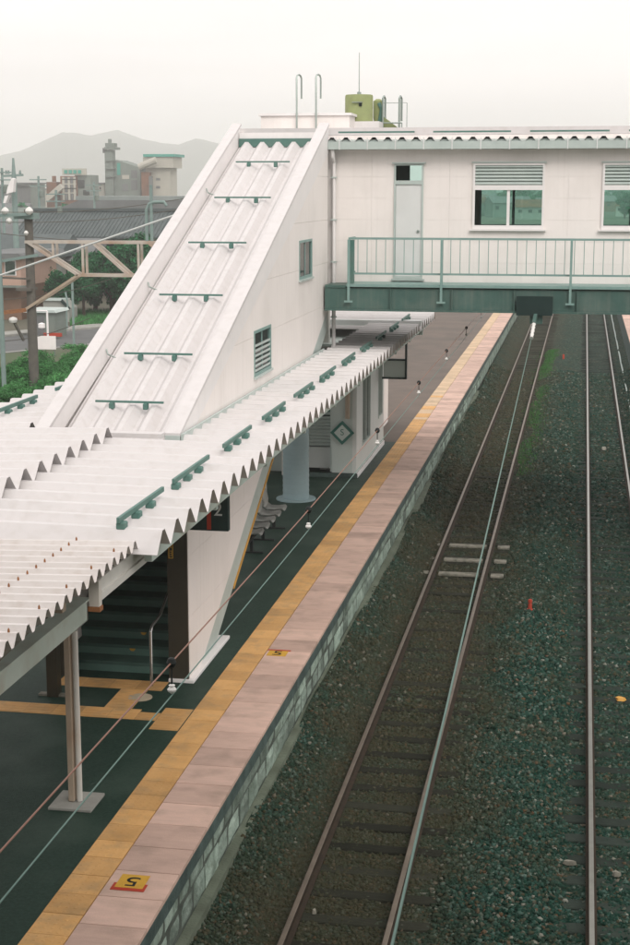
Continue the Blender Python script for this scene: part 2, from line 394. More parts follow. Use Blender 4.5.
def stones(zones, name, label):
    cube = np.array([(x, y, z) for z in (-1, 1) for y in (-1, 1) for x in (-1, 1)], float)
    quads = np.array([(0, 2, 3, 1), (4, 5, 7, 6), (0, 1, 5, 4), (2, 6, 7, 3), (0, 4, 6, 2), (1, 3, 7, 5)])
    VS = []; FS = []; base = 0
    for (y0, y1, dens, size) in zones:
        n = int((y1-y0)*(BX1-BX0)*dens)
        px = rng.uniform(PE+.01, BX1-.05, n); py = rng.uniform(y0, y1, n)
        keep = np.ones(n, bool)
        for rx in (-3.03, -1.94, .36, 1.43): keep &= np.abs(px-rx) > .065
        keep &= ~((np.abs(px-.9) < 1.0) & (((py-10+.1) % .62) < .25) & (rng.random(n) < .5))
        keep &= ~((np.abs(px+2.48) < 1.05) & (((py-10+.1) % .66) < .22) & (rng.random(n) < .3))
        px, py = px[keep], py[keep]; n = len(px)
        pz = np.array([bed_z(a, c) for a, c in zip(px, py)])
        s = size*rng.uniform(.55, 1.25, (n, 1, 1))*rng.uniform(.65, 1.2, (n, 1, 3))
        v = cube[None]*s*(1+rng.uniform(-.42, .35, (n, 8, 3)))
        q = rng.normal(size=(n, 4)); q /= np.linalg.norm(q, axis=1, keepdims=True)
        w_, x_, y_, z_ = q.T
        M = np.stack([np.stack([1-2*(y_*y_+z_*z_), 2*(x_*y_-z_*w_), 2*(x_*z_+y_*w_)], -1),
                      np.stack([2*(x_*y_+z_*w_), 1-2*(x_*x_+z_*z_), 2*(y_*z_-x_*w_)], -1),
                      np.stack([2*(x_*z_-y_*w_), 2*(y_*z_+x_*w_), 1-2*(x_*x_+y_*y_)], -1)], 1)
        v = np.einsum('nij,nkj->nki', M, v)
        off = pz+rng.uniform(-.3, .75, n)*size
        on_sl = ((np.abs(px+2.48) < 1.0) | (np.abs(px-.9) < 1.0))
        off = np.where(on_sl, off-.012, off)
        v += np.stack([px, py, off], -1)[:, None, :]
        VS.append(v.reshape(-1, 3)); FS.append((quads[None]+base+8*np.arange(n)[:, None, None]).reshape(-1, 4)); base += 8*n
    V = np.concatenate(VS); Fq = np.concatenate(FS)
    me = bpy.data.meshes.new(name); me.vertices.add(len(V)); me.vertices.foreach_set('co', V.ravel())
    me.loops.add(Fq.size); me.loops.foreach_set('vertex_index', Fq.ravel().astype(np.int32))
    me.polygons.add(len(Fq)); me.polygons.foreach_set('loop_start', np.arange(0, Fq.size, 4, dtype=np.int32))
    me.update(calc_edges=True); me.validate(); me.materials.append(MATS['stone'])
    o = bpy.data.objects.new(name, me); col.objects.link(o)
    kind(o, 'stuff'); tag(o, label, 'ballast')
stones([(11, 22, 1000, .020), (22, 36, 600, .024), (36, 70, 190, .033)], 'ballast_stones', 'dark crushed stone ballast lying between and around the rails')

# tracks
def rail_profile(x):
    return [(x-.065, -.153), (x+.065, -.153), (x+.065, -.14), (x+.012, -.125), (x+.012, -.045), (x+.034, -.035), (x+.034, -.004), (x-.034, -.004), (x-.034, -.035), (x-.012, -.045), (x-.012, -.125), (x-.065, -.14)]
def track(cx, label, smat, drop, y0, y1, pitch):
    t = thing('railway_track', (cx, y0, -.3), label, 'track')
    for s in (-1, 1):
        x = cx+s*(.5335+.0325)
        r = MB(); r.prism(rail_profile(x), 'y', y0, 150).build('rail', 'rail_rust', t)
        h = MB(); h.prism([(x-.031, -.0045), (x-.024, .0), (x+.024, .0), (x+.031, -.0045)], 'y', y0, 150.01).build('rail_head', 'rail_dull' if cx < 0 else 'rail_steel', WORLD and [o for o in t.children][-1])
    proto = None; y = y0
    while y < y1:
        z = -.155-drop+random.uniform(-.01, .006)
        if proto is None:
            m = MB()
            if smat == 'sleeper_concrete':
                m.prism([(cx-1.0, -.18), (cx+1.0, -.18), (cx+1.0, -.02), (cx+.75, 0), (cx+.3, -.02), (cx-.3, -.02), (cx-.75, 0), (cx-1.0, -.02)], 'y', 0, .24)
            else: m.box(cx-1.05, cx+1.05, 0, .21, -.15, 0)
            proto = m.build('sleeper', smat, t, bevel=.012); ob = proto
            zoff = proto.location.z-(-.3)
            hz = -.18 if smat == 'sleeper_concrete' else -.15
        else: ob = share(proto, 'sleeper', (0, 0, 0), t)
        wl = Vector((cx+random.uniform(-.03, .03), y, z+hz)); ob.location = wl-WORLD[t.name]; WORLD[ob.name] = wl
        ob.rotation_euler.z = random.uniform(-.015, .015)
        y += pitch
    return t
track(-2.48, 'worn railway track with wooden sleepers alongside the platform wall', 'sleeper_wood', .012, 10, 112, .66)
track(.90, 'railway track with concrete sleepers away from the platform', 'sleeper_concrete', .0, 10, 112, .62)
for cx in (-11.0, -14.8, -18.6):
    t = thing('railway_track', (cx, 20, -.3), 'railway track on the far side of the island platform', 'track', 'tracks beyond the island platform')
    for s in (-1, 1):
        MB().prism(rail_profile(cx+s*.566), 'y', -10, 150).build('rail', 'rail_rust', t)

# ============================================================ PLATFORM
pl = thing('platform', (-6.6, 10, 0), 'asphalt island platform with pink slab edge and yellow tactile line', 'platform'); del pl['category']; pl['kind'] = 'structure'
SL0, SL1 = -4.66, PE          # pink slabs
TA0, TA1 = -5.09, -4.66       # tactile strip
m = MB(); m.box(PW+.1, TA0-.004, -10, 41.9, .2, PZ); m.build('asphalt_surface', 'asphalt', pl)
m = MB(); m.box(PW+.1, TA0-.004, 41.9, 150, .2, PZ); m.build('old_asphalt_surface', 'asphalt_old', pl)
m = MB(); m.box(TA0-.004, PE-.09, -10, 150, .2, PZ-.045); m.build('platform_core', 'mortar', pl)
m = MB(); m.box(PW, PW+.1, -10, 150, GZ, PZ-.002); m.build('far_side_wall', 'concrete', pl)
# tactile line tiles
tile = MB()
tile.box(0, .424, 0, .424, 0, .042)
y = 11.0; proto = None; rest = MB(); worn = None
TP = .43
while y < 149:
    if y < 78:
        if proto is None:
            m = MB(); m.box(TA0+.004, TA1-.004, y+.005, y+TP-.005, PZ-.045, PZ+.004)
            for i in range(5):
                for j in range(5):
                    cx_, cy_ = TA0+.045+i*.085, y+.045+j*.085
                    m.add([(cx_-.018, cy_-.018, PZ+.0035), (cx_+.018, cy_-.018, PZ+.0035), (cx_+.018, cy_+.018, PZ+.0035), (cx_-.018, cy_+.018, PZ+.0035),
                           (cx_-.010, cy_-.010, PZ+.008), (cx_+.010, cy_-.010, PZ+.008), (cx_+.010, cy_+.010, PZ+.008), (cx_-.010, cy_+.010, PZ+.008)],
                          [(4, 5, 6, 7), (0, 1, 5, 4), (1, 2, 6, 5), (2, 3, 7, 6), (3, 0, 4, 7)])
            proto = m.build('tactile_tile', 'tactile', pl); TZ = WORLD[proto.name].z
        elif y < 45 or (y < 52 and random.random() < (52-y)/7): share(proto, 'tactile_tile', ((TA0+TA1)/2, y+TP/2, TZ+random.uniform(-.001, .002)), pl)
        elif worn is None: worn = MB().box(TA0+.004, TA1-.004, y+.005, y+TP-.005, PZ-.045, PZ+.004).build('pale_tactile_tile', 'tactile_pale', pl)  # paler tile colour takes over along the far stretch
        else: share(worn, 'pale_tactile_tile', ((TA0+TA1)/2, y+TP/2, TZ+random.uniform(-.001, .002)), pl)
    else: rest.box(TA0+.003, TA1-.003, y+.003, y+TP-.003, PZ-.045, PZ+.004)
    y += TP
kind(rest.build('distant_tactile_tiles', 'tactile_pale', pl), 'stuff')
# pink edge slabs
y = 10.6; k = 0; rest = MB(); proto = {}
while y < 149:
    ln = .60
    if y < 120:
        if not proto:
            proto[0] = MB().box(SL0+.004, SL1, y+.007, y+ln-.007, PZ-.055, PZ).build('edge_slab', 'slab_pink', pl, bevel=.004); SZ = WORLD[proto[0].name].z
        else: share(proto[0], 'edge_slab', ((SL0+SL1)/2+.0015, y+ln/2, SZ+random.uniform(-.003, .002)), pl)
    else: rest.box(SL0+.003, SL1, y+.003, y+ln-.003, PZ-.055, PZ)
    y += ln
kind(rest.build('distant_edge_slabs', 'slab_pink', pl), 'stuff')
# coping beam, block wall
MB().box(PE-.09, PE+.005, -10, 150, .88, PZ-.057).build('edge_beam', 'coping', pl)
MB().box(PE-.3, PE-.086, -10, 150, -.5, .878).build('wall_backing', 'mortar', pl)
protos = []
for i in range(5):
    m = MB(); n_ = 4
    vs = []; 
    # lumpy block: front face as displaced grid
    for a in range(n_+1):
        for c in range(n_+1):
            e = (0 if a in (0, n_) or c in (0, n_) else 1)
            vs.append((e*.016+random.uniform(-.006, .01)*e, (a/n_-.5)*.52+random.uniform(-.010, .010), c/n_*.30+random.uniform(-.009, .009)))
    fs = [(a*(n_+1)+c, (a+1)*(n_+1)+c, (a+1)*(n_+1)+c+1, a*(n_+1)+c+1) for a in range(n_) for c in range(n_)]
    nb = len(vs); vs += [(-.1, -.26, 0), (-.1, .26, 0), (-.1, .26, .3), (-.1, -.26, .3)]
    edge = lambda f: [f(i_) for i_ in range(n_+1)]
    bt = edge(lambda a: a*(n_+1)); tp = edge(lambda a: a*(n_+1)+n_); le = edge(lambda c: c); ri = edge(lambda c: n_*(n_+1)+c)
    fs += [tuple(bt[::-1]+[nb, nb+1]), tuple(tp+[nb+2, nb+3]), tuple(le+[nb+3, nb]), tuple(ri[::-1]+[nb+1, nb+2])]
    me = bpy.data.meshes.new('block'); me.from_pydata(vs, [], fs); me.materials.append(MATS['stone_block']); protos.append(me)
rest = MB(); cnt = 0
for row, z in enumerate((.565, .255, -.05)):
    y = 10.5+row*.27
    while y < 110:
        ln = random.choice((.42, .5, .56, .64))
        if y < (62 if row < 2 else 25):
            o = bpy.data.objects.new('stone_block', random.choice(protos)); col.objects.link(o)
            place(o, (PE-.085+random.uniform(-.012, .012), y+ln/2, z), pl); o.scale = (random.uniform(.8, 1.5), (ln-.026)/.52, .96)
        elif row < 2: rest.box(PE-.1, PE-.07+random.uniform(-.01, .01), y+.008, y+ln-.008, z+.006, z+.3)
        y += ln
kind(rest.build('distant_wall_blocks', 'stone_block', pl), 'stuff')
m = MB(); m.prism([(PE-.08, .0), (PE+.05, .0), (PE+.035, .235), (PE-.08, .245)], 'y', 6, 60); m.build('wall_footing', 'footing', pl)
# painted berth numbers
def berth(cx, cy, wx, wy, rot, name, red_far):
    t = thing('painted_berth_mark', (cx, cy, PZ+.002), name, 'floor mark', 'yellow berth marks on the pink slabs')
    MB().box(cx-wx/2, cx+wx/2, cy-wy/2, cy+wy/2, PZ+.0005, PZ+.004).build('yellow_square', 'yellow', t)
    s = 1 if red_far else -1
    r_ = MB(); r_.box(cx-wx/2-.03, cx+wx/2+.03, min(cy+s*wy/2, cy+s*(wy/2+.06)), max(cy+s*wy/2, cy+s*(wy/2+.06)), PZ+.0005, PZ+.0036)
    if not red_far:
        r_.box(cx-wx/2-.03, cx-wx/2, cy-wy/2, cy-wy/2+.1, PZ+.0005, PZ+.0036); r_.box(cx+wx/2, cx+wx/2+.03, cy-wy/2, cy-wy/2+.1, PZ+.0005, PZ+.0036)
    r_.build('red_edge', 'red', t)
    text_mesh('5', .30, 'black', (cx, cy, PZ+.006), (0, 0, rot), t, 'numeral', .001).scale = (1.15, .95, 1)
berth(-4.40, 13.95, .30, .30, math.pi, 'yellow berth mark with numeral 5 and red border, far from the stairs', False)
berth(-4.47, 21.85, .30, .26, 0, 'small yellow mark with red edge on slab opposite the stair panel', True)
# branch tactile path to the stairs
pth = thing('tactile_path', (-6.5, 19, PZ), 'yellow tactile paving path leading from the edge line to the stairs', 'tactile paving'); del pth['category']; pth['kind'] = 'structure'
def tacts(x0, x1, y0, y1, ts=.40):
    nx_ = max(1, round((x1-x0)/ts)); ny_ = max(1, round((y1-y0)/ts))
    for i in range(nx_):
        for j in range(ny_):
            a, c = x0+(x1-x0)*i/nx_, y0+(y1-y0)*j/ny_
            mm = MB(); w_, d_ = (x1-x0)/nx_, (y1-y0)/ny_
            mm.box(a+.003, a+w_-.003, c+.003, c+d_-.003, PZ-.01, PZ+.005)
            for q in range(4): mm.box(a+.03, a+w_-.03, c+d_*(q+.5)/4-.014, c+d_*(q+.5)/4+.014, PZ+.004, PZ+.009)
            mm.build('tactile_tile', 'tactile', pth)
tacts(-9.0, -5.8, 18.62, 19.02); tacts(-5.8, -5.50, 18.62, 18.92, .3); tacts(-5.50, -5.10, 18.30, 19.14); tacts(-6.35, -5.95, 19.02, 19.82); tacts(-7.35, -5.75, 19.82, 20.22)
m = MB(); m.lathe([(.17, 0), (.17, .006), (.12, .006), (.12, .009), (.02, .009)], (-5.97, 19.5, PZ+.001), 24)
tag(m.build('drain_cover', 'manhole'), 'round pale drain cover set in the floor before the stairs', 'drain cover')

# opposite platform at right
op = thing('opposite_platform', (4, 60, 0), 'platform with pink slab edge across the tracks', 'platform'); del op['category']; op['kind'] = 'structure'
MB().box(3.05, 12, 40, 150, .2, PZ).build('asphalt_surface', 'asphalt', op)
MB().box(2.36, 3.045, 40, 150, .6, PZ-.06).build('platform_core', 'mortar', op)
MB().box(2.28, 2.36, 40, 150, -.4, PZ-.06).build('side_wall', 'coping', op)
y = 40; pr = None
while y < 150:
    if pr is None: pr = MB().box(2.28, 3.04, y+.003, y+.597+.6, PZ-.055, PZ).build('edge_slab', 'slab_pink', op)
    else: share(pr, 'edge_slab', (2.66, y+.6, PZ-.055), op)
    y += 1.2

# ============================================================ UNSEEN OVERBRIDGE AT THE CAMERA, TOP STOREY ADDED FOR SHADE
cs = thing('unseen_overbridge', (0, -10, GZ), 'unseen grey overbridge behind the camera, upper storey added to shade the foreground', 'building')
MB().box(-26, 20, -16, -.9, 5.4, 6.0).build('floor_slab', 'girder', cs)
MB().box(-26, 20, -16, -.4, 10.4, 10.8).build('upper_floor', 'far_roof', cs)
MB().box(-26, 20, -.6, -.4, 10.8, 15.3).build('added_shade_wall', 'plant_grey', cs)  # storey added out of view to shade the near platform and track
MB().box(-26, 20, -16, -.3, 15.3, 15.6).build('roof', 'far_roof', cs)
MB().box(-26, 20, -1.1, -.9, 6.0, 7.1).build('wall', 'plant_grey', cs)
MB().box(-26, 20, -16, -15.8, 6.0, 10.4).build('rear_wall', 'plant_grey', cs)
for x in (-8, 4.5): MB().box(x-.4, x+.4, -8.4, -7.6, GZ, 5.4).build('column', 'plant_grey', cs)

# ============================================================ STAIR HALL
XW = -5.46; XL = -7.55
st = thing('stair_hall', (-6.5, 26, PZ), 'white clad covered staircase with ribbed sloping roof rising from the canopy', 'stair hall')
TAN = 4.67/12.34
def par_z(y): return 4.86+(y-20.0)*TAN            # parapet top
S1 = .49
def low_z(y):                                     # lower edge of the white side cladding
    if y < 21.0: return PZ+.05
    if y < 26.6: return PZ+.05+(y-21.0)*S1
    if y < 28.3: return PZ+.05+5.6*S1
    return PZ+.05+5.6*S1+(y-28.3)*(5.62-(PZ+.05+5.6*S1))/4.1
WIN_S = [(24.82, 26.22, 5.02, 5.80), (28.98, 30.38, 6.42, 7.18)]
cols = sorted(set([20.3, 21.0, 21.1, 23.98, 26.6, 27.0, 28.3, 30.05, 32.36]))
YJ = [20.3, 21.0, 23.98, 27.0, 30.05, 32.36]; ZJ = [PZ+.05+.91*i for i in range(11)]
for a in range(len(YJ)-1):
    for c in range(len(ZJ)-1):
        m = MB()
        brk = [YJ[a]]+[v for v in (26.6, 28.3) if YJ[a] < v < YJ[a+1]]+[YJ[a+1]]
        for q in range(len(brk)-1):
            ya, yb = brk[q]+(.003 if q == 0 else 0), brk[q+1]-(.003 if q == len(brk)-2 else 0)
            trap = [(ya, low_z(ya+1e-4)), (yb, low_z(yb-1e-4)), (yb, par_z(yb)-.20), (ya, par_z(ya)-.20)]
            for r_ in rect_minus((ya, yb, ZJ[c]+.002, ZJ[c+1]-.002), WIN_S):
                pg = clip([(r_[0], r_[2]), (r_[1], r_[2]), (r_[1], r_[3]), (r_[0], r_[3])], trap)
                if len(pg) >= 3: MB().prism(pg, 'x', XW-.03, XW).build('wall_panel', 'wall_white', st)
# backing, both sides (right one pierced by windows)
def side_wall(x0, x1, name, holes, mt):
    m = MB(); brk = sorted(set([20.3, 21.0, 26.6, 28.3, 32.36]+[h for w_ in holes for h in w_[:2]]))
    for q in range(len(brk)-1):
        ya, yb = brk[q], brk[q+1]
        trap = [(ya, low_z(ya+1e-4)), (yb, low_z(yb-1e-4)), (yb, par_z(yb)-.2), (ya, par_z(ya)-.2)]
        for r_ in rect_minus((ya, yb, 0, 10), holes):
            pg = clip([(r_[0], r_[2]), (r_[1], r_[2]), (r_[1], r_[3]), (r_[0], r_[3])], trap)
            if len(pg) >= 3: m.prism(pg, 'x', x0, x1)
    return m.build(name, mt, st)
side_wall(XW-.16, XW-.034, 'inner_wall', WIN_S, 'panel_white')
side_wall(XL, XL+.14, 'left_wall', [], 'wall_white')
# stringers with ochre trim
for (x0, x1, nm) in ((XW-.14, XW-.02, 'stringer'), (XL+.02, XL+.12, 'stringer')):
    m = MB()
    for a, c in ((21.0, 22.0), (22.0, 26.6), (26.6, 28.3), (28.3, 32.3)):
        bl = lambda y: max(PZ+.004, low_z(y)-.46)
        m.prism([(a, bl(a)), (c, bl(c-1e-4)), (c, low_z(c-1e-4)-.003), (a, low_z(a+1e-4)-.003)], 'x', x0, x1)
    m.build(nm, 'gutter_grey', st)
m = MB(); m.prism([(y_, low_z(y_)-.50+d) for y_, d in ((23.2, 0), (26.6, 0), (26.6, .05), (23.2, .05))], 'x', XW-.13, XW+.0); m.build('edge_trim', 'ochre', st)
MB().box(XW-.3, XW+.08, 20.22, 22.5, PZ, PZ+.05).build('plinth', 'trim_white', st, bevel=.005)
MB().box(XW-.30, XW-.005, 20.26, 20.296, PZ+.05, 4.42).build('jamb_panel', 'bronze', st)
MB().box(XL, XL+.30, 20.26, 20.296, PZ, 4.42).build('jamb_panel', 'bronze', st)
MB().box(XL, XW-.002, 20.1, 20.25, 4.0, 4.5).build('lintel', 'bronze', st)
# yellow framed lettering on the jamb
fr = MB(); fx0, fx1, fz0, fz1 = -5.735, -5.665, 2.95, 3.72
fr.box(fx0, fx1, 20.254, 20.258, fz0, fz0+.012); fr.box(fx0, fx1, 20.254, 20.258, fz1-.012, fz1); fr.box(fx0, fx0+.012, 20.254, 20.258, fz0+.012, fz1-.012); fr.box(fx1-.012, fx1, 20.254, 20.258, fz0+.012, fz1-.012)
fr.build('notice_frame', 'yellow', st)
gr_ = random.Random(3)
for i in range(6):      # worn, illegible vertical characters
    m = MB(); cz_ = fz1-.085-i*.122; cx_ = (fx0+fx1)/2
    for q in range(3): zz = cz_-.035+q*.035; m.box(cx_-.02+gr_.uniform(0, .012), cx_+.02-gr_.uniform(0, .012), 20.2545, 20.2575, zz-.004, zz+.004)
    for q in range(2): xx = cx_+gr_.uniform(-.018, .018); m.box(xx-.003, xx+.003, 20.255, 20.258, cz_-.04, cz_+gr_.uniform(.0, .042))
    m.build('lettering', 'yellow', st)
# steps
XS0, XS1 = XL+.145, XW-.165
y, z = 20.55, PZ
def step(y, z, rise, run, last=False):
    s_ = MB().box(XS0, XS1, y, y+run+.03, z+rise-.05, z+rise).build('step', 'steps', st)
    MB().box(XS0, XS1, y+.012, y+.03, max(PZ, z-.02), z+rise-.05).build('riser', 'riser', st)
for i in range(18):
    step(y, z, .16, .327); z += .16; y += .327
MB().box(XS0, XS1, y, 28.2, z-.2, z-.001).build('landing', 'steps', st)
y = 28.2
for i in range(13): step(y, z, .16, .325); z += .16; y += .325
# soffit slabs
m = MB(); m.prism([(21.0, PZ+.0), (26.6, 3.60), (28.3, 3.60), (32.3, 5.5), (32.3, 5.6), (28.3, 3.7), (26.6, 3.7), (21.0, PZ+.1)], 'x', XS0, XS1); m.build('soffit', 'interior', st)
for zz, yy in ((1.26, 21.2), (1.42, 21.53)):
    m = MB(); m.lathe([(.045, 0), (.045, .003), (.02, .003)], (0, 0, 0), 14)
    o = m.build('foot_mark', 'yellow', st); wl = Vector((-6.42-(.08 if zz < 1.3 else 0), 20.55+.327*(round((zz-PZ)/.16))+.009, zz+.11)); o.location = wl-WORLD[st.name]; o.rotation_euler.x = R(90)
# chrome handrail at stair foot
m = MB(); m.tube([(-5.95, 20.0, PZ), (-5.95, 20.0, PZ+.82), (-5.95, 20.08, PZ+.88), (-5.95, 20.5, PZ+.92), (-5.95, 25.5, PZ+.92+5*.49)], .022, 10); m.build('handrail', 'chrome', st)
m = MB(); m.tube([(-7.15, 20.0, PZ), (-7.15, 20.0, PZ+.82), (-7.15, 20.08, PZ+.88), (-7.15, 20.5, PZ+.92), (-7.15, 25.5, PZ+.92+5*.49)], .022, 10); m.build('handrail', 'chrome', st)
# roof: ribbed sheet between two parapets
RX0, RX1 = XL+.18, XW-.20
prof = folded((RX1-RX0)/5, .12, 5, .22, .16)
m = MB(); sheet_y(m, prof, RX0, 19.85, par_z(19.85)-.42, 32.16, par_z(32.16)-.42); m.build('roof_sheet', 'roof_white', st)
m = MB(); m.prism([(19.95, 4.25), (32.2, par_z(32.2)-.70), (32.2, par_z(32.2)-.60), (19.95, par_z(19.95)-.60)], 'x', RX0, RX1); m.build('ceiling', 'interior', st)
for (x0, x1) in ((XL-.02, XL+.18), (XW-.20, XW+.02)):
    m = MB(); dz = .62
    m.prism([(19.95, par_z(19.95)-.36), (32.36, par_z(32.36)-dz), (32.36, par_z(32.36)-.02), (19.95, par_z(19.95)-.02)], 'x', x0+.015, x1-.015); m.build('parapet', 'trim_white', st)
    m = MB(); m.prism([(19.92, par_z(19.92)-.05), (32.42, par_z(32.42)-.05), (32.42, par_z(32.42)), (19.92, par_z(19.92))], 'x', x0, x1); m.build('coping', 'roof_white', st)
    MB().box(x0+.005, x1-.005, 19.90, 19.948, par_z(19.95)-.34, par_z(19.95)-.045).build('end_cap', 'gutter_grey', st)
MB().box(RX0, RX1, 32.2, 32.34, par_z(32.2)-.62, par_z(32.2)-.12).build('head_flashing', 'trim_white', st)
MB().box(RX0, RX1, 32.165, 32.195, par_z(32.2)-.42, par_z(32.2)-.245).build('sheet_closure', 'teal_metal', st)
# snow guards on the stair roof
sr = lambda y: par_z(y)-.42+.12
for (yy, xa, xb) in ((21.15, -7.06, -6.02), (22.62, -7.06, -5.96), (24.68, -7.06, -5.96), (26.8, -7.1, -6.02), (28.9, -7.12, -6.0), (30.78, -7.12, -5.99)):
    sg = MB().box(xa, xb, yy-.02, yy+.02, sr(yy)+.065, sr(yy)+.095).build('snow_guard', 'teal_metal', st)
    for fx in (.24, .74):
        xx = xa+(xb-xa)*fx
        MB().box(xx-.035, xx+.035, yy-.05, yy+.05, sr(yy)-.03, sr(yy)+.064).build('clamp', 'teal_metal', sg, bevel=.01)
# bent brackets on the left parapet's inner face
for yy in (25.1, 22.7, 29.3):
    m = MB(); zz = par_z(yy)-.2; m.tube([(XL+.17, yy, zz), (XL+.20, yy-.02, zz-.08), (XL+.34, yy-.06, zz-.13), (XL+.42, yy-.10, zz-.22)], .014, 6); m.build('cable_bracket', 'steel', st)
# side windows
def side_window(y0, y1, z0, z1):
    wn = MB()
    t = .05
    wn.box(XW-.10, XW+.012, y0, y1, z0, z0+t); wn.box(XW-.10, XW+.012, y0, y1, z1-t, z1); wn.box(XW-.10, XW+.012, y0, y0+t, z0+t, z1-t); wn.box(XW-.10, XW+.012, y1-t, y1, z0+t, z1-t)
    f = wn.build('window', 'rail_grey', st)
    MB().box(XW-.024, XW-.018, y0+t, y1-t, z0+t, z1-t).build('pane', 'glass', f)
    MB().box(XW-.017, XW-.006, (y0+y1)/2-.02, (y0+y1)/2+.02, z0+t, z1-t).build('mullion', 'rail_grey', f)
    nsl = 6 if y0 < 26 else 0
    for i in range(nsl):
        zz = z0+t+(z1-z0-2*t)*(i+.5)/nsl*.75
        MB().bar((XW-.002, y0+t, zz), (XW-.002, y1-t, zz), .008, .04).build('blind_slat', 'gutter_grey', f)
    MB().box(XW-.02, XW+.04, y0-.04, y1+.04, z0-.04, z0-.002).build('sill', 'gutter_grey', f)
for w_ in WIN_S: side_window(*w_)

# ============================================================ FOOTBRIDGE
FY = 32.62; BY = 36.2; FB0, FB1 = -5.50, 13.0; FZ = 6.2
fb = thing('footbridge', (0, 34, 5.6), 'white clad enclosed footbridge with railed walkway crossing above the tracks', 'footbridge')
WX = [(-2.37, -.86), (.34, 1.85), (3.05, 4.56), (5.8, 7.3)]
WZ0, WZL, WZ1 = 7.33, 8.19, 8.71
DX0, DX1, DZ0, DZ1 = -4.06, -3.43, 6.26, 8.70
holes = [(a, c, WZ0, WZ1) for a, c in WX]+[(DX0, DX1, DZ0, DZ1)]
xj = [FB0, -2.98, .05, 3.05-.32, 5.5, 8.5, FB1]; xj = [FB0, -4.55, -2.87, -.36, 2.2, 4.8, 7.6, 10.3, FB1]
zj = [5.7+i*.455 for i in range(8)]; zj[-1] = 9.0
for a in range(len(xj)-1):
    for c in range(len(zj)-1):
        m = MB()
        for r_ in rect_minus((xj[a]+.0012, xj[a+1]-.0012, zj[c]+.0012, zj[c+1]-.0012), holes): MB().box(r_[0], r_[1], FY, FY+.025, r_[2], r_[3]).build('wall_panel', 'wall_white', fb)
m = MB()
for r_ in rect_minus((FB0, FB1, 5.65, 9.3), holes): m.box(r_[0], r_[1], FY+.026, FY+.14, r_[2], r_[3])
m.build('front_wall', 'wall_white', fb)
bh = [(a-.1, c, 7.30, 8.45) for a, c in WX]+[(-4.13, -3.5, 7.3, 8.85)]
m = MB()
for r_ in rect_minus((-7.6, FB1, 5.65, 9.3), bh): m.box(r_[0], r_[1], BY-.14, BY, r_[2], r_[3])
m.build('rear_wall', 'interior', fb)
MB().box(-7.6, FB1, FY-.2, BY, 5.85, FZ-.12).build('floor', 'interior', fb)
MB().box(-7.6, FB1, FY+.15, BY-.15, 9.0, 9.1).build('ceiling', 'interior', fb)
MB().box(-7.62, -7.5, FY-.2, BY, 5.65, 9.4).build('end_wall', 'wall_white', fb)
for (a, c) in WX:       # rear window frames
    m = MB(); a -= .1; z0, z1, t = 7.30, 8.45, .05
    m.box(a, c, BY-.10, BY-.03, z0, z0+t); m.box(a, c, BY-.10, BY-.03, z1-t, z1); m.box(a, a+t, BY-.1, BY-.03, z0+t, z1-t); m.box(c-t, c, BY-.1, BY-.03, z0+t, z1-t); m.box((a+c)/2-.03, (a+c)/2+.03, BY-.1, BY-.03, z0+t, z1-t)
    o = m.build('window', 'rail_grey', fb); MB().box(a+t, c-t, BY-.07, BY-.064, z0+t, z1-t).build('pane', 'glass', o)
for (a, c) in WX:       # front windows with louvre above
    t = .045; m = MB(); y0, y1 = FY-.05, FY+.06
    m.box(a, c, y0, y1, WZ0, WZ0+.08); m.box(a, c, y0, y1, WZ1-t, WZ1); m.box(a, a+t, y0, y1, WZ0+.08, WZ1-t); m.box(c-t, c, y0, y1, WZ0+.08, WZ1-t); m.box(a+t, c-t, y0, y1, WZL-.04, WZL+.06)
    f = m.build('window', 'trim_white', fb)
    mid = (a+c)/2
    MB().box(mid-.03, mid+.03, FY-.02, FY+.05, WZ0+.08, WZL-.04).build('mullion', 'trim_white', f)
    MB().box(a+t, mid-.03, FY+.008, FY+.014, WZ0+.08, WZL-.04).build('pane', 'glass', f)
    MB().box(mid+.03, c-t, FY+.026, FY+.032, WZ0+.08, WZL-.04).build('pane', 'glass', f)
    MB().box(a+t, c-t, FY+.05, FY+.058, WZL+.06, WZ1-t).build('louvre_back', 'dark_hole', f)
    n_ = 6
    for i in range(n_):
        zz = WZL+.09+(WZ1-t-WZL-.10)*i/(n_-1)*.94
        MB().bar((a+t, FY-.005, zz), (c-t, FY-.005, zz), .055, .045, (0, .55, .83)).build('louvre_slat', 'gutter_grey', f)
    MB().box(a-.05, c+.05, FY-.09, FY+.0, WZ0-.035, WZ0-.003).build('sill', 'trim_white', f)
    MB().box(a-.03, c+.03, FY-.07, FY+.0, WZ1+.003, WZ1+.03).build('head_trim', 'gutter_grey', f)
# door
t = .035; m = MB(); y0, y1 = FY-.035, FY+.06
m.box(DX0, DX0+t, y0, y1, DZ0, DZ1); m.box(DX1-t, DX1, y0, y1, DZ0, DZ1); m.box(DX0+t, DX1-t, y0, y1, DZ1-t, DZ1); m.box(DX0+t, DX1-t, y0, y1, 8.27, 8.35); m.box(DX0+t, DX1-t, y0, y1, DZ0, DZ0+.05)
d = m.build('door', 'gutter_grey', fb)
MB().box(DX0+t+.004, DX1-t-.004, FY-.005, FY+.035, DZ0+.052, 8.268).build('door_leaf', 'panel_white', d)
MB().box(DX0+t, DX1-t, FY+.01, FY+.016, 8.35, DZ1-t).build('transom_pane', 'glass', d)
m = MB(); m.lathe([(.02, 0), (.03, .02), (.03, .035), (.015, .05)], (0, 0, 0), 12); o = m.build('door_handle', 'steel', d)
wl = Vector((DX1-.10, FY-.005, 7.28)); o.location = wl-WORLD[d.name]; o.rotation_euler.x = R(90)
MB().box(DX0-.04, DX1+.04, FY-.08, FY, DZ1+.003, DZ1+.03).build('head_trim', 'gutter_grey', d)
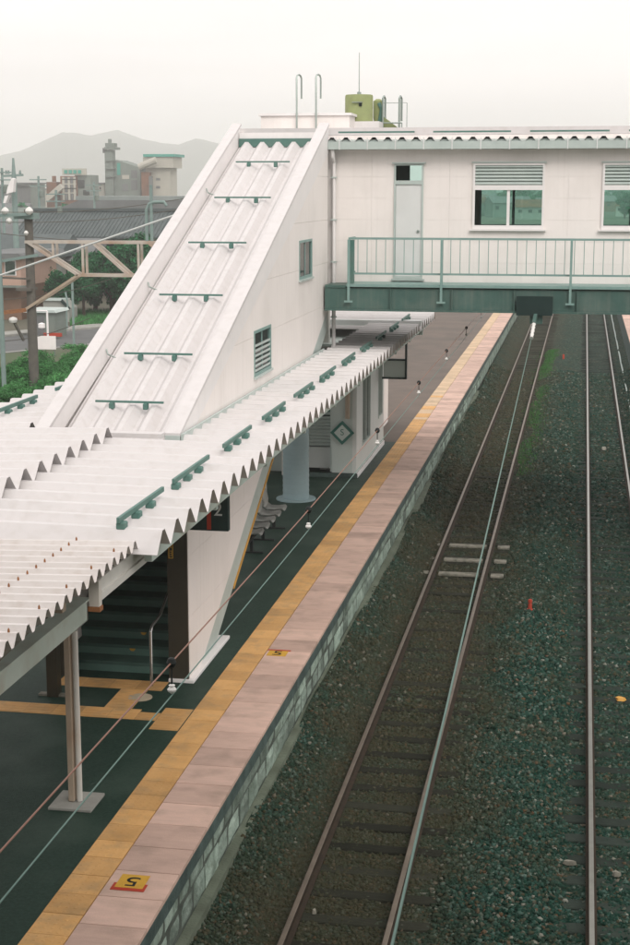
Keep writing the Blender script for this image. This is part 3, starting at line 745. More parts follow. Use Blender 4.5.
MB().box(DX0-.04, DX1+.04, FY-.08, FY, DZ0-.04, DZ0-.003).build('threshold', 'gutter_grey', d)
# eaves: ribbed roof edge, gutter, cap
prof = folded(.30, .085, 62, .22, .30)
MB().box(-5.5, FB1, FY-.24, FY-.19, 9.13, 9.205).build('rib_closure', 'gutter_grey', fb)
m = MB(); sheet_y(m, prof, -5.52, FY-.30, 9.17, FY+.75, 9.23); m.build('roof_sheet', 'roof_white', fb)
MB().box(-5.5, FB1, FY-.17, FY+.1, 9.003, 9.12).build('eaves_board', 'panel_white', fb)
m = MB(); gp = [(FY-.36, 9.16), (FY-.36, 9.0), (FY-.20, 9.0), (FY-.20, 9.10), (FY-.215, 9.10), (FY-.215, 9.015), (FY-.345, 9.015), (FY-.345, 9.16)]
m.prism(gp, 'x', -5.45, FB1); m.build('gutter', 'gutter_grey', fb)
x = -5.2
pr = None
while x < FB1:
    if pr is None: pr = MB().box(x-.012, x+.012, FY-.372, FY-.362, 8.985, 9.24).build('gutter_bracket', 'panel_white', fb); bz = WORLD[pr.name]
    else: share(pr, 'gutter_bracket', (x, bz.y, bz.z), fb)
    x += .60
x = -5.3
pr = None
while x < FB1:      # roof snow guard lengths
    if pr is None: pr = MB().box(x, x+1.65, FY+.1, FY+.16, 9.355, 9.39).build('snow_guard', 'teal_metal', fb); bz = WORLD[pr.name].copy(); x0_ = bz.x-x
    else: share(pr, 'snow_guard', (x+x0_, bz.y, bz.z), fb)
    x += 2.05
MB().box(-7.62, FB1, FY+.78, BY+.1, 9.2, 9.46).build('roof_deck', 'roof_white', fb)
MB().box(-7.64, FB1, FY+.70, FY+.775, 9.33, 9.49).build('roof_cap', 'roof_white', fb)
# downpipe at the corner
m = MB(); m.tube([(-5.36, FY-.28, 9.0), (-5.36, FY-.25, 8.85), (-5.36, FY-.09, 8.72), (-5.36, FY-.09, 3.6)], .042, 12); dp = m.build('downpipe', 'trim_white', fb)
for zz in (8.4, 7.5, 6.6, 5.4): MB().box(-5.42, -5.30, FY-.14, FY-.04, zz, zz+.03).build('pipe_clip', 'gutter_grey', dp)
# walkway: girder, deck, railing
RY = 31.82
MB().box(-5.42, FB1, RY-.08, RY+.02, 5.66, 6.10).build('girder', 'girder', fb)
MB().box(-5.42, FB1, RY-.16, RY+.10, 5.62, 5.658).build('girder_flange', 'girder', fb)
MB().box(-4.95, FB1, RY-.14, FY-.01, 6.13, 6.19).build('walkway_deck', 'rail_grey', fb)
MB().box(-5.42, -4.96, RY-.10, FY-.01, 6.105, 6.16).build('walkway_deck', 'girder', fb)
MB().box(-5.42, FB1, FY-.1, FY, 5.62, 6.1).build('girder', 'girder', fb)
MB().box(-7.5, FB1, FY+.002, BY, 5.80, 5.848).build('soffit', 'girder', fb)
for yy in (33.6, 34.8, 36.0): MB().box(-7.5, FB1, yy-.08, yy+.08, 5.66, 5.798).build('girder', 'girder', fb)
x = -4.0
while x < FB1:
    MB().box(x-.01, x+.01, RY-.155, RY-.082, 5.66, 6.1).build('stiffener', 'girder', fb); x += 1.3
MB().box(-1.35, -.60, RY-.22, RY-.165, 5.58, 5.98).build('junction_box', 'sign_dark', fb)
rl = MB().box(-4.92, FB1, RY-.045, RY-.005, 7.12, 7.165).build('railing', 'rail_grey', fb)
MB().box(-4.92, FB1, RY-.04, RY-.01, 6.385, 6.425).build('bottom_rail', 'rail_grey', rl)
for x in (-4.90, -2.93, -.25, 2.45, 5.15, 7.85, 10.5):
    MB().box(x-.025, x+.025, RY-.165, RY-.046, 5.80, 7.12).build('rail_post', 'rail_grey', rl)
    MB().box(x-.09, x+.09, RY-.17, RY-.155, 5.80, 5.84).build('post_foot', 'rail_grey', rl)
MB().box(-4.93, -4.80, RY-.06, RY+.03, 6.2, 7.11).build('corner_panel', 'teal_metal', rl)
rside = MB(); rside.box(-4.93, -4.89, RY+.0, FY-.03, 7.12, 7.16); rside.box(-4.93, -4.89, RY, FY-.03, 6.385, 6.42); rside.build('side_rail', 'rail_grey', rl)
x = -4.72; pr = None
while x < FB1:
    if pr is None: pr = MB().box(x-.007, x+.007, RY-.032, RY-.018, 6.426, 7.118).build('baluster', 'rail_grey', rl); bz = WORLD[pr.name].copy()
    else: share(pr, 'baluster', (x, bz.y, bz.z), rl)
    x += .197
# columns under the bridge
for (x, yy) in ((-7.2, 33.4), (-7.2, 36.5), (-6.38, 37.4), (3.6, 33.2), (3.6, 35.8)):
    MB().box(x-.11, x+.11, yy-.11, yy+.11, PZ if x < 0 else .2, 5.66).build('column', 'post_white', fb)
# roof-top fittings
rb = thing('rooftop_hatch_box', (-6.6, 36.8, 9.46), 'low white box with two hooped grab rails on the bridge roof', 'roof hatch')
MB().box(-7.78, -5.62, 36.35, 38.4, 9.4, 9.90).build('box_body', 'wall_white', rb)
MB().box(-7.83, -5.57, 36.30, 38.45, 9.903, 9.96).build('lid', 'trim_white', rb)
for x in (-6.88, -6.41):
    zt = 10.86
    MB().tube([(x, 36.25, 9.5), (x, 36.25, zt-.08), (x+.01, 36.30, zt-.02), (x+.03, 36.40, zt), (x+.05, 36.5, zt-.02), (x+.06, 36.55, zt-.08), (x+.06, 36.55, zt-.55)], .022, 8).build('grab_rail', 'steel', rb)
tk = thing('rooftop_water_tank', (-5.45, 37.6, 9.46), 'olive green cylindrical tank with thin mast on the bridge roof', 'water tank')
c = at_y(359, 122, 37.6); wtk = .345
zt = at_y(359, 95, 37.6).z
m = MB(); m.lathe([(wtk, 0), (wtk*1.02, .04), (wtk, .06), (wtk, zt-c.z-.04), (wtk*.96, zt-c.z), (.02, zt-c.z+.01)], (c.x, c.y, c.z), 32); m.build('tank_shell', 'olive', tk)
MB().box(c.x-.42, c.x+.55, c.y-.4, c.y+.4, 9.46, c.z-.002).build('plinth', 'trim_white', tk)
m = MB(); m.lathe([(.05, 0), (.05, .06), (.012, .07), (.008, 1.0)], (c.x, c.y, zt+.01), 8); m.build('mast', 'steel', tk)
MB().box(c.x-.12, c.x+.13, c.y-wtk-.05, c.y-wtk*.9, zt-.2, zt-.185).build('ledge', 'steel', tk)
MB().box(c.x+.05, c.x+.12, c.y-wtk-.02, c.y-wtk*.9, zt-.285, zt-.215).build('hatch', 'black', tk)
pc = at_y(380, 122, 38.2)
pk = thing('rooftop_pump', (pc.x, pc.y, 9.46), 'slim olive pump cylinder with valve beside the green tank', 'pump')
zt2 = at_y(380, 99, 38.2).z
m = MB(); m.lathe([(.10, 0), (.12, .1), (.12, zt2-pc.z-.05), (.05, zt2-pc.z)], (pc.x-.05, pc.y, pc.z), 14); m.build('cylinder', 'olive', pk)
m = MB(); m.tube([(pc.x, pc.y-.1, pc.z), (pc.x+.06, pc.y-.12, pc.z+.3), (pc.x-.02, pc.y-.1, pc.z+.45)], .05, 8); m.build('valve', 'teal_metal', pk)
MB().prism([(pc.x-.1, 9.46), (pc.x+.75, 9.46), (pc.x+.1, pc.z+.12), (pc.x-.1, pc.z+.12)], 'y', pc.y-.1, pc.y+.1).build('base', 'olive', pk)
ld = thing('rooftop_ladder_cage', (-4.6, 38, 9.46), 'thin steel ladder hoops and guard frame on the bridge roof', 'ladder')
for px_ in (383, 399.5):
    a = at_y(px_, 96, 38); m = MB(); m.tube([(a.x, 38, 9.46), (a.x, 38, a.z-.05), (a.x+.02, 38.05, a.z), (a.x+.04, 38.15, a.z-.06), (a.x+.04, 38.15, a.z-.6)], .026, 8); m.build('grab_rail', 'steel', ld)
a = at_y(383, 103, 38); c = at_y(407, 101, 38)
m = MB(); m.tube([(a.x, 38.02, a.z), (c.x, 38.02, a.z), (c.x, 38.02, 9.46)], .010, 6); m.build('guard_frame', 'steel', ld)
a = at_y(383, 123, 38); c = at_y(402, 123, 38)
m = MB(); m.tube([(a.x, 37.98, a.z), (c.x, 37.98, a.z)], .018, 6); m.tube([(c.x, 37.98, a.z), (c.x, 37.98, 9.46)], .014, 6); m.build('guard_bar', 'steel', ld)

# ============================================================ PLATFORM CANOPY (far, large ribs)
CY0, CY1, CP = 14.06, 42.4, .521
EX, SX, LX = -4.10, -6.36, -8.97
cp = thing('platform_canopy', (-6.5, 28, PZ), 'long white ribbed metal canopy roof around the foot of the stair hall', 'canopy')
def cut_sheet(x0, z0, x1, z1, y0, n_, name, mt='roof_white'):
    m = MB(); sheet_x(m, folded(CP, .205, n_, .16, .07), y0, x0, z0, x1, z1); return m.build(name, mt, cp)
zr = lambda x: 4.585+(x-XW)*-.012      # right side, valley height
YS = CY0+11*CP; YE = CY0+47*CP
cut_sheet(XW+.05, zr(XW), EX, zr(EX), CY0, 47, 'roof_sheet')
cut_sheet(SX-.25, zr(SX), XW+.05, zr(XW), CY0, 11, 'roof_sheet')
cut_sheet(LX, 4.66, SX, 4.74, CY0, 11, 'roof_sheet')
cut_sheet(LX, 4.66, XL-.1, 4.70, YS, 36, 'roof_sheet')
cut_sheet(LX, 4.60, EX+.02, 4.57, YE+.25, 7, 'roof_sheet')
MB().box(-6.9, EX+.03, YE-.02, YE+.26, 4.70, 4.84).build('joint_cap', 'panel_white', cp)
# fascia sheet closing the gap at the stair roof foot
MB().box(XL-.1, XW-.2, 19.74, 19.94, 4.775, 4.84).build('valley_flashing', 'roof_white', cp)
MB().box(XW+.022, XW+.055, 19.95, 31.6, 4.60, 4.815).build('wall_flashing', 'gutter_grey', cp)
# purlins / edge beams / rafters
MB().box(EX-.22, EX-.14, CY0+.3, CY1, 4.42, 4.565).build('edge_beam', 'beam_mint', cp)
MB().box(LX+.14, LX+.22, CY0+.3, CY1, 4.42, 4.65).build('edge_beam', 'beam_mint', cp)
for x in (-5.35, -7.75): MB().box(x-.06, x+.06, 17.4, 20.0, 4.30, 4.57).build('purlin', 'beam_mint', cp)
yy = 17.5
while yy < 42:
    MB().box(LX+.225, XL-.05, yy-.05, yy+.05, 4.38, 4.645).build('rafter', 'beam_mint', cp)
    MB().box(XW+.06, EX-.225, yy-.05, yy+.05, 4.30, 4.56).build('rafter', 'beam_mint', cp)
    yy += 3.0
for (x, yy) in ((-8.1, 17.5), (-8.1, 29.5), (-8.1, 35.5), (-8.1, 41.5)):
    MB().box(x-.08, x+.08, yy-.08, yy+.08, PZ, 4.38).build('post', 'post_white', cp)
MB().box(-8.9, EX-.23, 41.42, 41.58, 4.2, 4.4).build('cross_beam', 'beam_mint', cp)
# snow guards
def guards(ys, x, z, slope=0):
    for y_ in ys:
        sg = MB().box(x-.016, x+.016, y_, y_+1.66, z+.06, z+.115).build('snow_guard', 'teal_metal', cp)
        for q in (.31, .83, 1.35):
            # sit on the nearest rib top
            k_ = round((y_+q-CY0)/CP-.5); yc = CY0+(k_+.5)*CP
            MB().box(x-.035, x+.06, yc-.06, yc+.06, z-.02, z+.059).build('clamp', 'teal_metal', sg, bevel=.012)
guards([13.98+.25]+[16.33+2.46*i for i in range(10)], -4.55, zr(-4.55)+.205)
guards([20.68, 23.2, 25.7], -8.42, 4.865)

# ============================================================ NEAR CANOPY (small ribs, older)
nc = thing('old_platform_canopy', (-7, 13, PZ), 'older low canopy with fine ribbed off-white sheets on a steel post', 'canopy')
NE = -4.31; NP = .2277; n_ = 30; NZ0, NZ1 = 4.50, 4.622; NYE = 14.13
m = MB(); sheet_x(m, folded(NP, .092, n_, .20, .22), NYE-n_*NP, -8.6, NZ0, NE, NZ1); m.build('roof_sheet', 'roof_old', nc)
MB().box(-5.70, -5.58, 7.5, 16.2, 3.20, 3.45).build('edge_beam', 'beam_mint', nc, bevel=.008)
MB().box(-5.74, -5.54, 7.5, 16.22, 3.452, 3.475).build('beam_flange', 'beam_mint', nc)
MB().box(-8.2, -8.05, 7.5, 15.5, 3.3, 3.55).build('edge_beam', 'beam_mint', nc)
for yy in (8.0, 10.4, 12.6): MB().box(-8.3, NE-.25, yy-.05, yy+.05, 4.37, 4.49).build('rafter', 'post_beige', nc)
for yy in (8.0, 10.4, 12.6):
    for x in (-5.64, -8.12): MB().box(x-.05, x+.05, yy-.05, yy+.05, 3.476 if x > -6 else 3.55, 4.37).build('strut', 'post_beige', nc)
MB().bar((-5.6, 11.4, 3.50), (-4.75, 12.6, 4.40), .045, .045).build('brace', 'rust', nc)
MB().bar((-5.6, 12.4, 3.50), (-4.75, 13.4, 4.40), .045, .045).build('brace', 'pale_board', nc)
MB().box(-4.48, -4.42, 13.21, 14.85, 4.306, 4.372).build('channel_flange', 'post_white', nc)
MB().box(-4.48, -4.45, 13.21, 14.85, 4.372, 4.50).build('channel_web', 'post_white', nc)
MB().box(-4.50, -4.40, 13.12, 13.205, 4.28, 4.53).build('end_plate', 'post_white', nc)
MB().box(-4.51, -4.39, 13.11, 13.21, 4.232, 4.278).build('end_foot', 'rust', nc)
def npost(x, yy, zt):
    p_ = MB(); p_.box(x-.075, x+.0, yy-.075, yy+.075, PZ+.04, zt); p = p_.build('post', 'post_beige', nc, bevel=.01)
    MB().tube([(x+.045, yy-.02, PZ+.04), (x+.045, yy-.02, zt)], .035, 10).build('drain_pipe', 'post_white', p)
    MB().box(x-.26, x+.26, yy-.26, yy+.26, PZ, PZ+.035).build('base_plate', 'concrete', p, bevel=.006)
npost(-5.64, 15.80, 3.20); npost(-8.12, 15.8, 3.3); npost(-8.12, 9.5, 3.3); npost(-5.64, 9.5, 3.2)
# hook bolts
hk = MB(); hk.lathe([(.010, 0), (.010, .02), (.003, .035)], (0, 0, 0), 6); pr = hk.build('roof_bolt', 'rust', nc)
first = True
for row_x, step_ in ((-4.92, 1), (-4.385, 3)):
    for k in range(0, n_, step_):
        yc = NYE-n_*NP+(k+.5)*NP
        fr_ = (row_x+8.6)/(NE+8.6); wl = (row_x, yc, NZ0+(NZ1-NZ0)*fr_+.092)
        if first: pr.location = Vector(wl)-WORLD[nc.name]; WORLD[pr.name] = Vector(wl); first = False
        else: share(pr, 'roof_bolt', wl, nc)
# brown post with cross foot behind
pb = MB().box(-7.28, -7.12, 19.3, 19.46, PZ, 3.6).build('brown_post', 'bronze'); tag(pb, 'dark brown steel post in shade beside the stair foot', 'post')
MB().box(-7.42, -6.98, 19.33, 19.43, PZ, PZ+.03).build('post_foot', 'pale_board', pb)

# ============================================================ THINGS ON THE PLATFORM
# hanging number sign
s2 = thing('platform_number_sign', (-5.2, 19.8, 3.5), 'dark hanging sign with red bar and numeral 2 under the eaves', 'sign')
MB().box(-5.75, -4.73, 19.75, 19.87, 3.50, 4.02).build('panel', 'sign_dark', s2)
MB().box(-5.03, -4.97, 19.742, 19.748, 3.52, 4.0).build('red_bar', 'red', s2)
text_mesh('2', .27, 'sign_white', (-4.87, 19.746, 3.80), (R(90), 0, 0), s2, 'numeral', .002)
for x in (-5.6, -4.9): MB().box(x-.015, x+.015, 19.80, 19.83, 4.02, 4.45).build('hanger', 'sign_dark', s2)
# waiting room
wr = thing('waiting_room', (-6.1, 39, PZ), 'pale green waiting room with louvre panel and side windows under the canopy', 'waiting room')
WY0, WY1, WX0, WX1 = 36.3, 41.45, -8.2, -5.40
m = MB()
for r_ in rect_minus((WY0, WY1, PZ+.12, 4.3), [(37.3, 38.7, 1.75, 3.5), (40.3, 41.1, 2.0, 3.5)]): m.prism([(r_[0], r_[2]), (r_[1], r_[2]), (r_[1], r_[3]), (r_[0], r_[3])], 'x', WX1-.1, WX1)
m.build('side_wall', 'wr_side', wr)
for (a, c, z0, z1) in ((37.3, 38.7, 1.75, 3.5), (40.3, 41.1, 2.0, 3.5)):
    m = MB(); t = .05; x0, x1 = WX1-.08, WX1+.015
    m.box(x0, x1, a, c, z0, z0+t); m.box(x0, x1, a, c, z1-t, z1); m.box(x0, x1, a, a+t, z0+t, z1-t); m.box(x0, x1, c-t, c, z0+t, z1-t); m.box(x0, x1, (a+c)/2-.02, (a+c)/2+.02, z0+t, z1-t)
    f = m.build('window', 'gutter_grey', wr); MB().box(WX1-.05, WX1-.044, a+t, c-t, z0+t, z1-t).build('pane', 'glass_dark', f)
MB().box(-6.02, WX1-.101, WY0, WY0+.1, PZ+.12, 4.3).build('corner_wall', 'wr_wall', wr)
MB().box(-6.9, -6.021, WY0+.6, WY0+.7, PZ+.12, 1.75).build('lower_wall', 'wr_side', wr)
MB().box(-6.08, -6.021, WY0+.1, WY0+.6, PZ+.12, 4.3).build('return_wall', 'wr_wall', wr)
for i in range(9): MB().bar((-6.9, WY0+.62, 1.82+i*.085), (-6.025, WY0+.62, 1.82+i*.085), .07, .05, (0, -.6, .8)).build('louvre_slat', 'wr_wall', wr)
MB().box(-6.9, -6.021, WY0+.68, WY0+.7, 1.755, 2.58).build('louvre_back', 'sign_dark', wr)
MB().box(-6.9, -6.021, WY0+.6, WY0+.7, 2.585, 2.65).build('transom_bar', 'gutter_grey', wr)
MB().box(-6.9, -6.021, WY0+.64, WY0+.65, 2.655, 3.7).build('green_pane', 'sign_green', wr)
MB().box(WX0, WX0+.1, WY0, WY1, PZ, 4.3).build('side_wall', 'wr_wall', wr)
MB().box(WX0+.1, -6.9, WY0+.6, WY0+.7, PZ, 4.3).build('front_wall', 'wr_wall', wr)
MB().box(WX0+.1, WX1-.1, WY1-.1, WY1, PZ, 4.3).build('rear_wall', 'wr_wall', wr)
MB().box(WX0, WX1, WY0+.7, WY1, 4.3, 4.36).build('roof', 'wr_wall', wr)
MB().box(-6.9, WX1+.03, WY0-.03, WY0+.0, PZ, PZ+.11).build('skirting', 'coping', wr)
MB().box(WX1+.0, WX1+.03, WY0, WY1, PZ, PZ+.11).build('skirting', 'trim_white', wr)
MB().tube([(-5.62, 36.24, 2.6), (-5.62, 36.24, 4.3)], .06, 10).build('pipe', 'post_beige', wr)
# diamond sign
ds = thing('diamond_sign', (-5.74, 36.2, 2.25), 'green bordered diamond sign on the waiting room corner', 'sign')
def diamond(s_, y0, y1, nm, mt):
    cx_, cz_ = -5.74, 2.25; MB().prism([(cx_-s_, cz_), (cx_, cz_-s_), (cx_+s_, cz_), (cx_, cz_+s_)], 'y', y0, y1).build(nm, mt, ds)
diamond(.30, 36.17, 36.2, 'board', 'sign_green'); diamond(.205, 36.162, 36.169, 'face', 'wr_wall')
text_mesh('S', .22, 'sign_green', (-5.74, 36.159, 2.26), (R(90), 0, 0), ds, 'symbol', .001)
# far hanging sign
hs = thing('hanging_direction_sign', (-4.8, 40, 3.1), 'teal framed hanging sign board under the far canopy end', 'sign')
a = at_y(383.5, 377, 40.2); c = at_y(405, 361, 40.2)
MB().box(a.x, c.x, 40.2, 40.3, a.z, c.z).build('board', 'wr_wall', hs)
for (x0, x1, z0, z1) in ((a.x-.04, c.x+.04, a.z-.05, a.z-.002), (a.x-.04, c.x+.04, c.z+.002, c.z+.05), (c.x+.002, c.x+.05, a.z-.05, c.z+.62)): MB().box(x0, x1, 40.18, 40.32, z0, z1).build('frame', 'sign_dark', hs)
# grey clad drum
c = at_z(296, 499, PZ)
dm = thing('clad_drum', (c.x, c.y, PZ), 'tall blue-grey cylindrical drum standing beyond the bench under the stairs', 'drum')
rr = .30
prof = [(rr+.16, 0), (rr+.16, .03), (rr, .031)]+[q for i in range(14) for q in ((rr, .04+i*.115), (rr+.008, .10+i*.115), (rr, .15+i*.115))]
prof += [(rr*.95, 1.68), (rr*.7, 1.70), (.05, 1.72)]
prof = sorted(prof, key=lambda q: q[1])
m = MB(); m.lathe(prof, (c.x, c.y, PZ), 28); m.build('shell', 'drum', dm)
MB().box(c.x-.16, c.x+.22, c.y-.2, c.y+.2, PZ+1.715, PZ+1.95).build('cap_box', 'wr_wall', dm, bevel=.03)
MB().box(c.x-.1, c.x+.12, c.y-.206, c.y-.201, PZ+1.86, PZ+1.90).build('vent_slot', 'black', dm)
# bench with five bucket seats facing the track
bn = thing('bench', (-6.3, 29.5, PZ), 'row of five metallic bucket seats under the stair flight', 'bench')
for i in range(5):
    yb = 28.1+i*.58; xb = -6.28
    m = MB(); vs = []; nu, nv = 6, 9
    # shell: seat curving into back
    pr_ = [(.24, .40), (.20, .43), (.05, .405), (-.10, .41), (-.18, .47), (-.22, .60), (-.25, .74), (-.265, .80), (-.26, .82)]
    for v_, (dx, dz) in enumerate(pr_):
        wv = .23*(1-.25*max(0, (v_-5)/3)**2)*(.9 if v_ == 0 else 1)
        for u_ in range(nu+1):
            s_ = u_/nu*2-1; lift = .05*s_*s_
            vs.append((xb+dx+(lift if v_ > 4 else 0), yb+s_*wv, PZ+dz+(lift if v_ <= 4 else 0)))
    fs = [(a*(nu+1)+c_, a*(nu+1)+c_+1, (a+1)*(nu+1)+c_+1, (a+1)*(nu+1)+c_) for a in range(len(pr_)-1) for c_ in range(nu)]
    nv_ = len(vs); vs2 = [(x-.012, y_, z_-.014) for x, y_, z_ in vs]
    rim = [(nu+1)*a for a in range(len(pr_))][::-1]+list(range(nu+1))+[(nu+1)*a+nu for a in range(len(pr_))]+[(nu+1)*(len(pr_)-1)+nu-q for q in range(nu+1)]
    m.add(vs+vs2, fs+[tuple(nv_+q for q in reversed(f)) for f in fs]+[(rim[q], rim[q+1], nv_+rim[q+1], nv_+rim[q]) for q in range(len(rim)-1) if rim[q] != rim[q+1]])
    m.smooth = True; s_o = m.build('seat', 'seat', bn)
    MB().box(xb-.05, xb+.05, yb-.04, yb+.04, PZ+.325, PZ+.385).build('bracket', 'black', s_o)
MB().box(-6.31, -6.25, 27.9, 30.7, PZ+.27, PZ+.324).build('beam', 'black', bn)
for yb in (28.2, 29.3, 30.4):
    m = MB(); m.box(-6.31, -6.25, yb-.03, yb+.03, PZ+.03, PZ+.27); m.box(-6.5, -6.05, yb-.035, yb+.035, PZ, PZ+.03); m.build('leg', 'black', bn)
# far-side support: small white building under the bridge and beyond
ev = thing('lift_shaft', (-6.4, 39, PZ), 'white lift shaft block with a small window behind the bridge', 'lift shaft')
a = at_y(361, 309, 42.9); c = at_y(377, 309, 42.9)
MB().box(-7.6, c.x, 42.9, 45.6, PZ, 9.2).build('shaft_wall', 'wall_white', ev)
MB().box(-7.68, c.x+.06, 42.84, 45.66, 9.2, 9.3).build('roof_cap', 'trim_white', ev)
wz = at_y(372, 316, 42.9).z
f = MB().box(c.x+.002, c.x+.03, 43.3, 44.3, wz-.35, wz+.35).build('window', 'rail_grey', ev)
MB().box(c.x+.031, c.x+.036, 43.37, 44.23, wz-.28, wz+.28).build('pane', 'glass_dark', f)

# ============================================================ OVERHEAD WIRES
WXC = -2.55
def sag(y): ph = ((y-4) % 45)/45; return 5.08+.16*(2*ph-1)**2 if y > 4 else 5.24
ypts = [-.8+i*1.2 for i in range(100)]
m = MB(); m.tube([(WXC, y, 5.10+.14*max(0, (14-y)/14)**1.3) for y in ypts if y < 100], .0055, 6); tag(m.build('messenger_wire', 'wire_red'), 'reddish messenger wire strung above the track beside the platform', 'wire')
m = MB(); m.tube([(WXC, y, 4.90+.06*max(0, (14-y)/14)**1.3) for y in ypts if y < 100], .005, 6); tag(m.build('contact_wire', 'wire_teal'), 'teal contact wire hung just under the reddish messenger wire', 'wire')
y = 9.03-4.97
while y < 60:
    zm = 5.10+.14*max(0, (14-y)/14)**1.3; zc = 4.90+.06*max(0, (14-y)/14)**1.3
    hg = thing('wire_hanger', (WXC, y, zc), 'small black and white hanger joining messenger and contact wires', 'wire hanger', 'hangers along the overhead wires')
    MB().lathe([(.008, -.035), (.022, -.028), (.034, 0), (.022, .028), (.008, .035)], (WXC, y, zm), 10).build('clamp', 'black', hg)
    MB().lathe([(.008, 0), (.012, .005), (.028, .018), (.031, .03), (.016, .048), (.022, .058), (.006, .066)], (WXC, y, zc+.01), 10).build('insulator', 'porcelain', hg)
    MB().tube([(WXC, y, zc+.075), (WXC, y, zm-.035)], .006, 6).build('drop_wire', 'black', hg)
    y += 4.97
bE = at_y(531.5, 338, 31.0); a = at_z(392, 945, 4.9); a = a+(a-bE)*((a.y+.8)/(bE.y-a.y))
m = MB(); m.tube([a.lerp(bE, i/20) for i in range(21)], .0075, 6)
tag(m.build('feeder_wire', 'wire_teal'), 'thick teal wire ending at the white insulator below the footbridge', 'wire')
ins = thing('strain_insulator', bE, 'white rod insulator on dark bracket fixed under the footbridge', 'insulator')
bT = at_y(534, 324, 31.3); 
m = MB(); n_ = 8; m.tube([bE.lerp(bT, i/n_) for i in range(n_+1)], [.03 if i % 2 else .042 for i in range(n_+1)], 10); m.build('rod', 'porcelain', ins)
MB().bar(bT, (bT.x+.03, 31.75, 5.64), .07, .09).build('bracket', 'girder', ins)
MB().box(bT.x-.10, bT.x+.16, 31.70, 31.95, 5.40, 5.618).build('clamp_block', 'girder', ins)

# ============================================================ SMALL THINGS BY THE TRACKS
mk = at_z(530, 611, -.1)
rm = thing('red_marker_post', (mk.x, mk.y, -.2), 'short red marker post standing in the ballast between the tracks', 'marker')
m = MB(); m.lathe([(.04, 0), (.04, .15), (.028, .165), (.028, .18), (.045, .19), (.04, .24), (.02, .255)], (mk.x, mk.y, bed_z(mk.x, mk.y)-.02), 12); m.build('stake', 'red', rm)
MB().box(mk.x-.06, mk.x+.06, mk.y-.06, mk.y+.06, bed_z(mk.x, mk.y)-.03, bed_z(mk.x, mk.y)+.03).build('foot', 'red', rm)
mk = at_z(563.5, 359, -.1)
m = MB(); m.lathe([(.05, 0), (.05, .30), (.03, .34)], (mk.x, mk.y, -.2), 10); tag(m.build('red_marker_stub', 'red'), 'small red stub beside the grass strip near the footbridge', 'marker')
def plank(pts, name, mt, label, group, th=.03, z=-.145):
    v = [at_z(px_, py_, z) for px_, py_ in pts]
    m = MB(); m.prism([(p.x, p.y) for p in v], 'z', z-th, z); o = m.build(name, mt); tag(o, label, 'board', group); return o
for yb in (31.9, 33.2, 34.6):
    for (x0, x1) in ((-2.92, -2.04), (-3.45, -3.14), (-1.78, -1.5)):
        m = MB(); m.box(x0, x1, yb, yb+.22, -.17, -.115); tag(m.build('crossing_board', 'pale_board', bevel=.01), 'pale worn board laid across the track by the platform', 'board', 'pale boards across the platform track')
for (px_, py_, sx, sy, lb_) in ((570, 862, .17, .09, 'pale concrete plate lying beside the rail of the far track'), (604, 448, .2, .5, 'pale block lying between the far rails'), (621, 698, .2, .16, 'ochre plate lying beside the far track rail'), (314, 911, .06, .06, 'crumpled white litter lying between the platform track rails'), (617, 873, .12, .10, 'pale triangular scrap lying inside the far rails'), (285, 887, .05, .03, 'white paper scrap on the ballast next to the rail')):
    p = at_z(px_, py_, -.12); m = MB()
    n_ = 6; m.add([(p.x+sx*random.uniform(.6, 1)*math.cos(k*1.05)*.6, p.y+sy*random.uniform(.6, 1)*math.sin(k*1.05)*.6, -.15) for k in range(n_)]+[(p.x+sx*random.uniform(.5, .8)*math.cos(k*1.05)*.6, p.y+sy*random.uniform(.5, .8)*math.sin(k*1.05)*.6, -.11+random.uniform(-.01, .02)) for k in range(n_)],
          [tuple(range(n_-1, -1, -1)), tuple(range(n_, 2*n_))]+[(k, (k+1) % n_, n_+(k+1) % n_, n_+k) for k in range(n_)])
    tag(m.build('scrap' if sx < .13 else 'plate', 'ochre' if 'ochre' in lb_ else 'pale_board'), lb_, 'scrap' if sx < .13 else 'plate')
# cable conduit by the opposite platform
m = MB(); m.tube([(1.95, y, -.08+.03*math.sin(y)) for y in range(40, 120, 2)], .035, 8); tag(m.build('track_cable', 'gutter_grey'), 'pale cable running along the foot of the opposite platform', 'cable')

# ============================================================ VEGETATION
def leaf_mesh(name, centers, n, size, m, flat=.6):
    """centers: list of (x,y,z,rx,ry,rz) clumps; n leaves"""
    C = np.array(centers); vol = C[:, 3]*C[:, 4]+C[:, 5]*C[:, 3]; pk_ = rng.choice(len(C), n, p=vol/vol.sum()); c = C[pk_]
    d = rng.normal(size=(n, 3)); d /= np.linalg.norm(d, axis=1, keepdims=True)
    rad = rng.uniform(0, 1, (n, 1))**.38
    p = c[:, :3]+d*rad*c[:, 3:]*(1+.12*rng.normal(size=(n, 1)))
    a = d*.6+rng.normal(size=(n, 3))*.7; a /= np.linalg.norm(a, axis=1, keepdims=True)
    b_ = np.cross(a, rng.normal(size=(n, 3))); b_ /= np.linalg.norm(b_, axis=1, keepdims=True); cc = np.cross(a, b_)
    s = size*rng.uniform(.5, 1.3, (n, 1))
    V = np.stack([p+b_*s, p+cc*s*flat, p-b_*s, p-cc*s*flat], 1).reshape(-1, 3)
    Fq = np.arange(4*n).reshape(n, 4)
    me = bpy.data.meshes.new(name); me.vertices.add(len(V)); me.vertices.foreach_set('co', V.ravel())
    me.loops.add(Fq.size); me.loops.foreach_set('vertex_index', Fq.ravel().astype(np.int32))
    me.polygons.add(n); me.polygons.foreach_set('loop_start', np.arange(0, Fq.size, 4, dtype=np.int32))
    me.update(calc_edges=True); me.materials.append(MATS[m]); return me
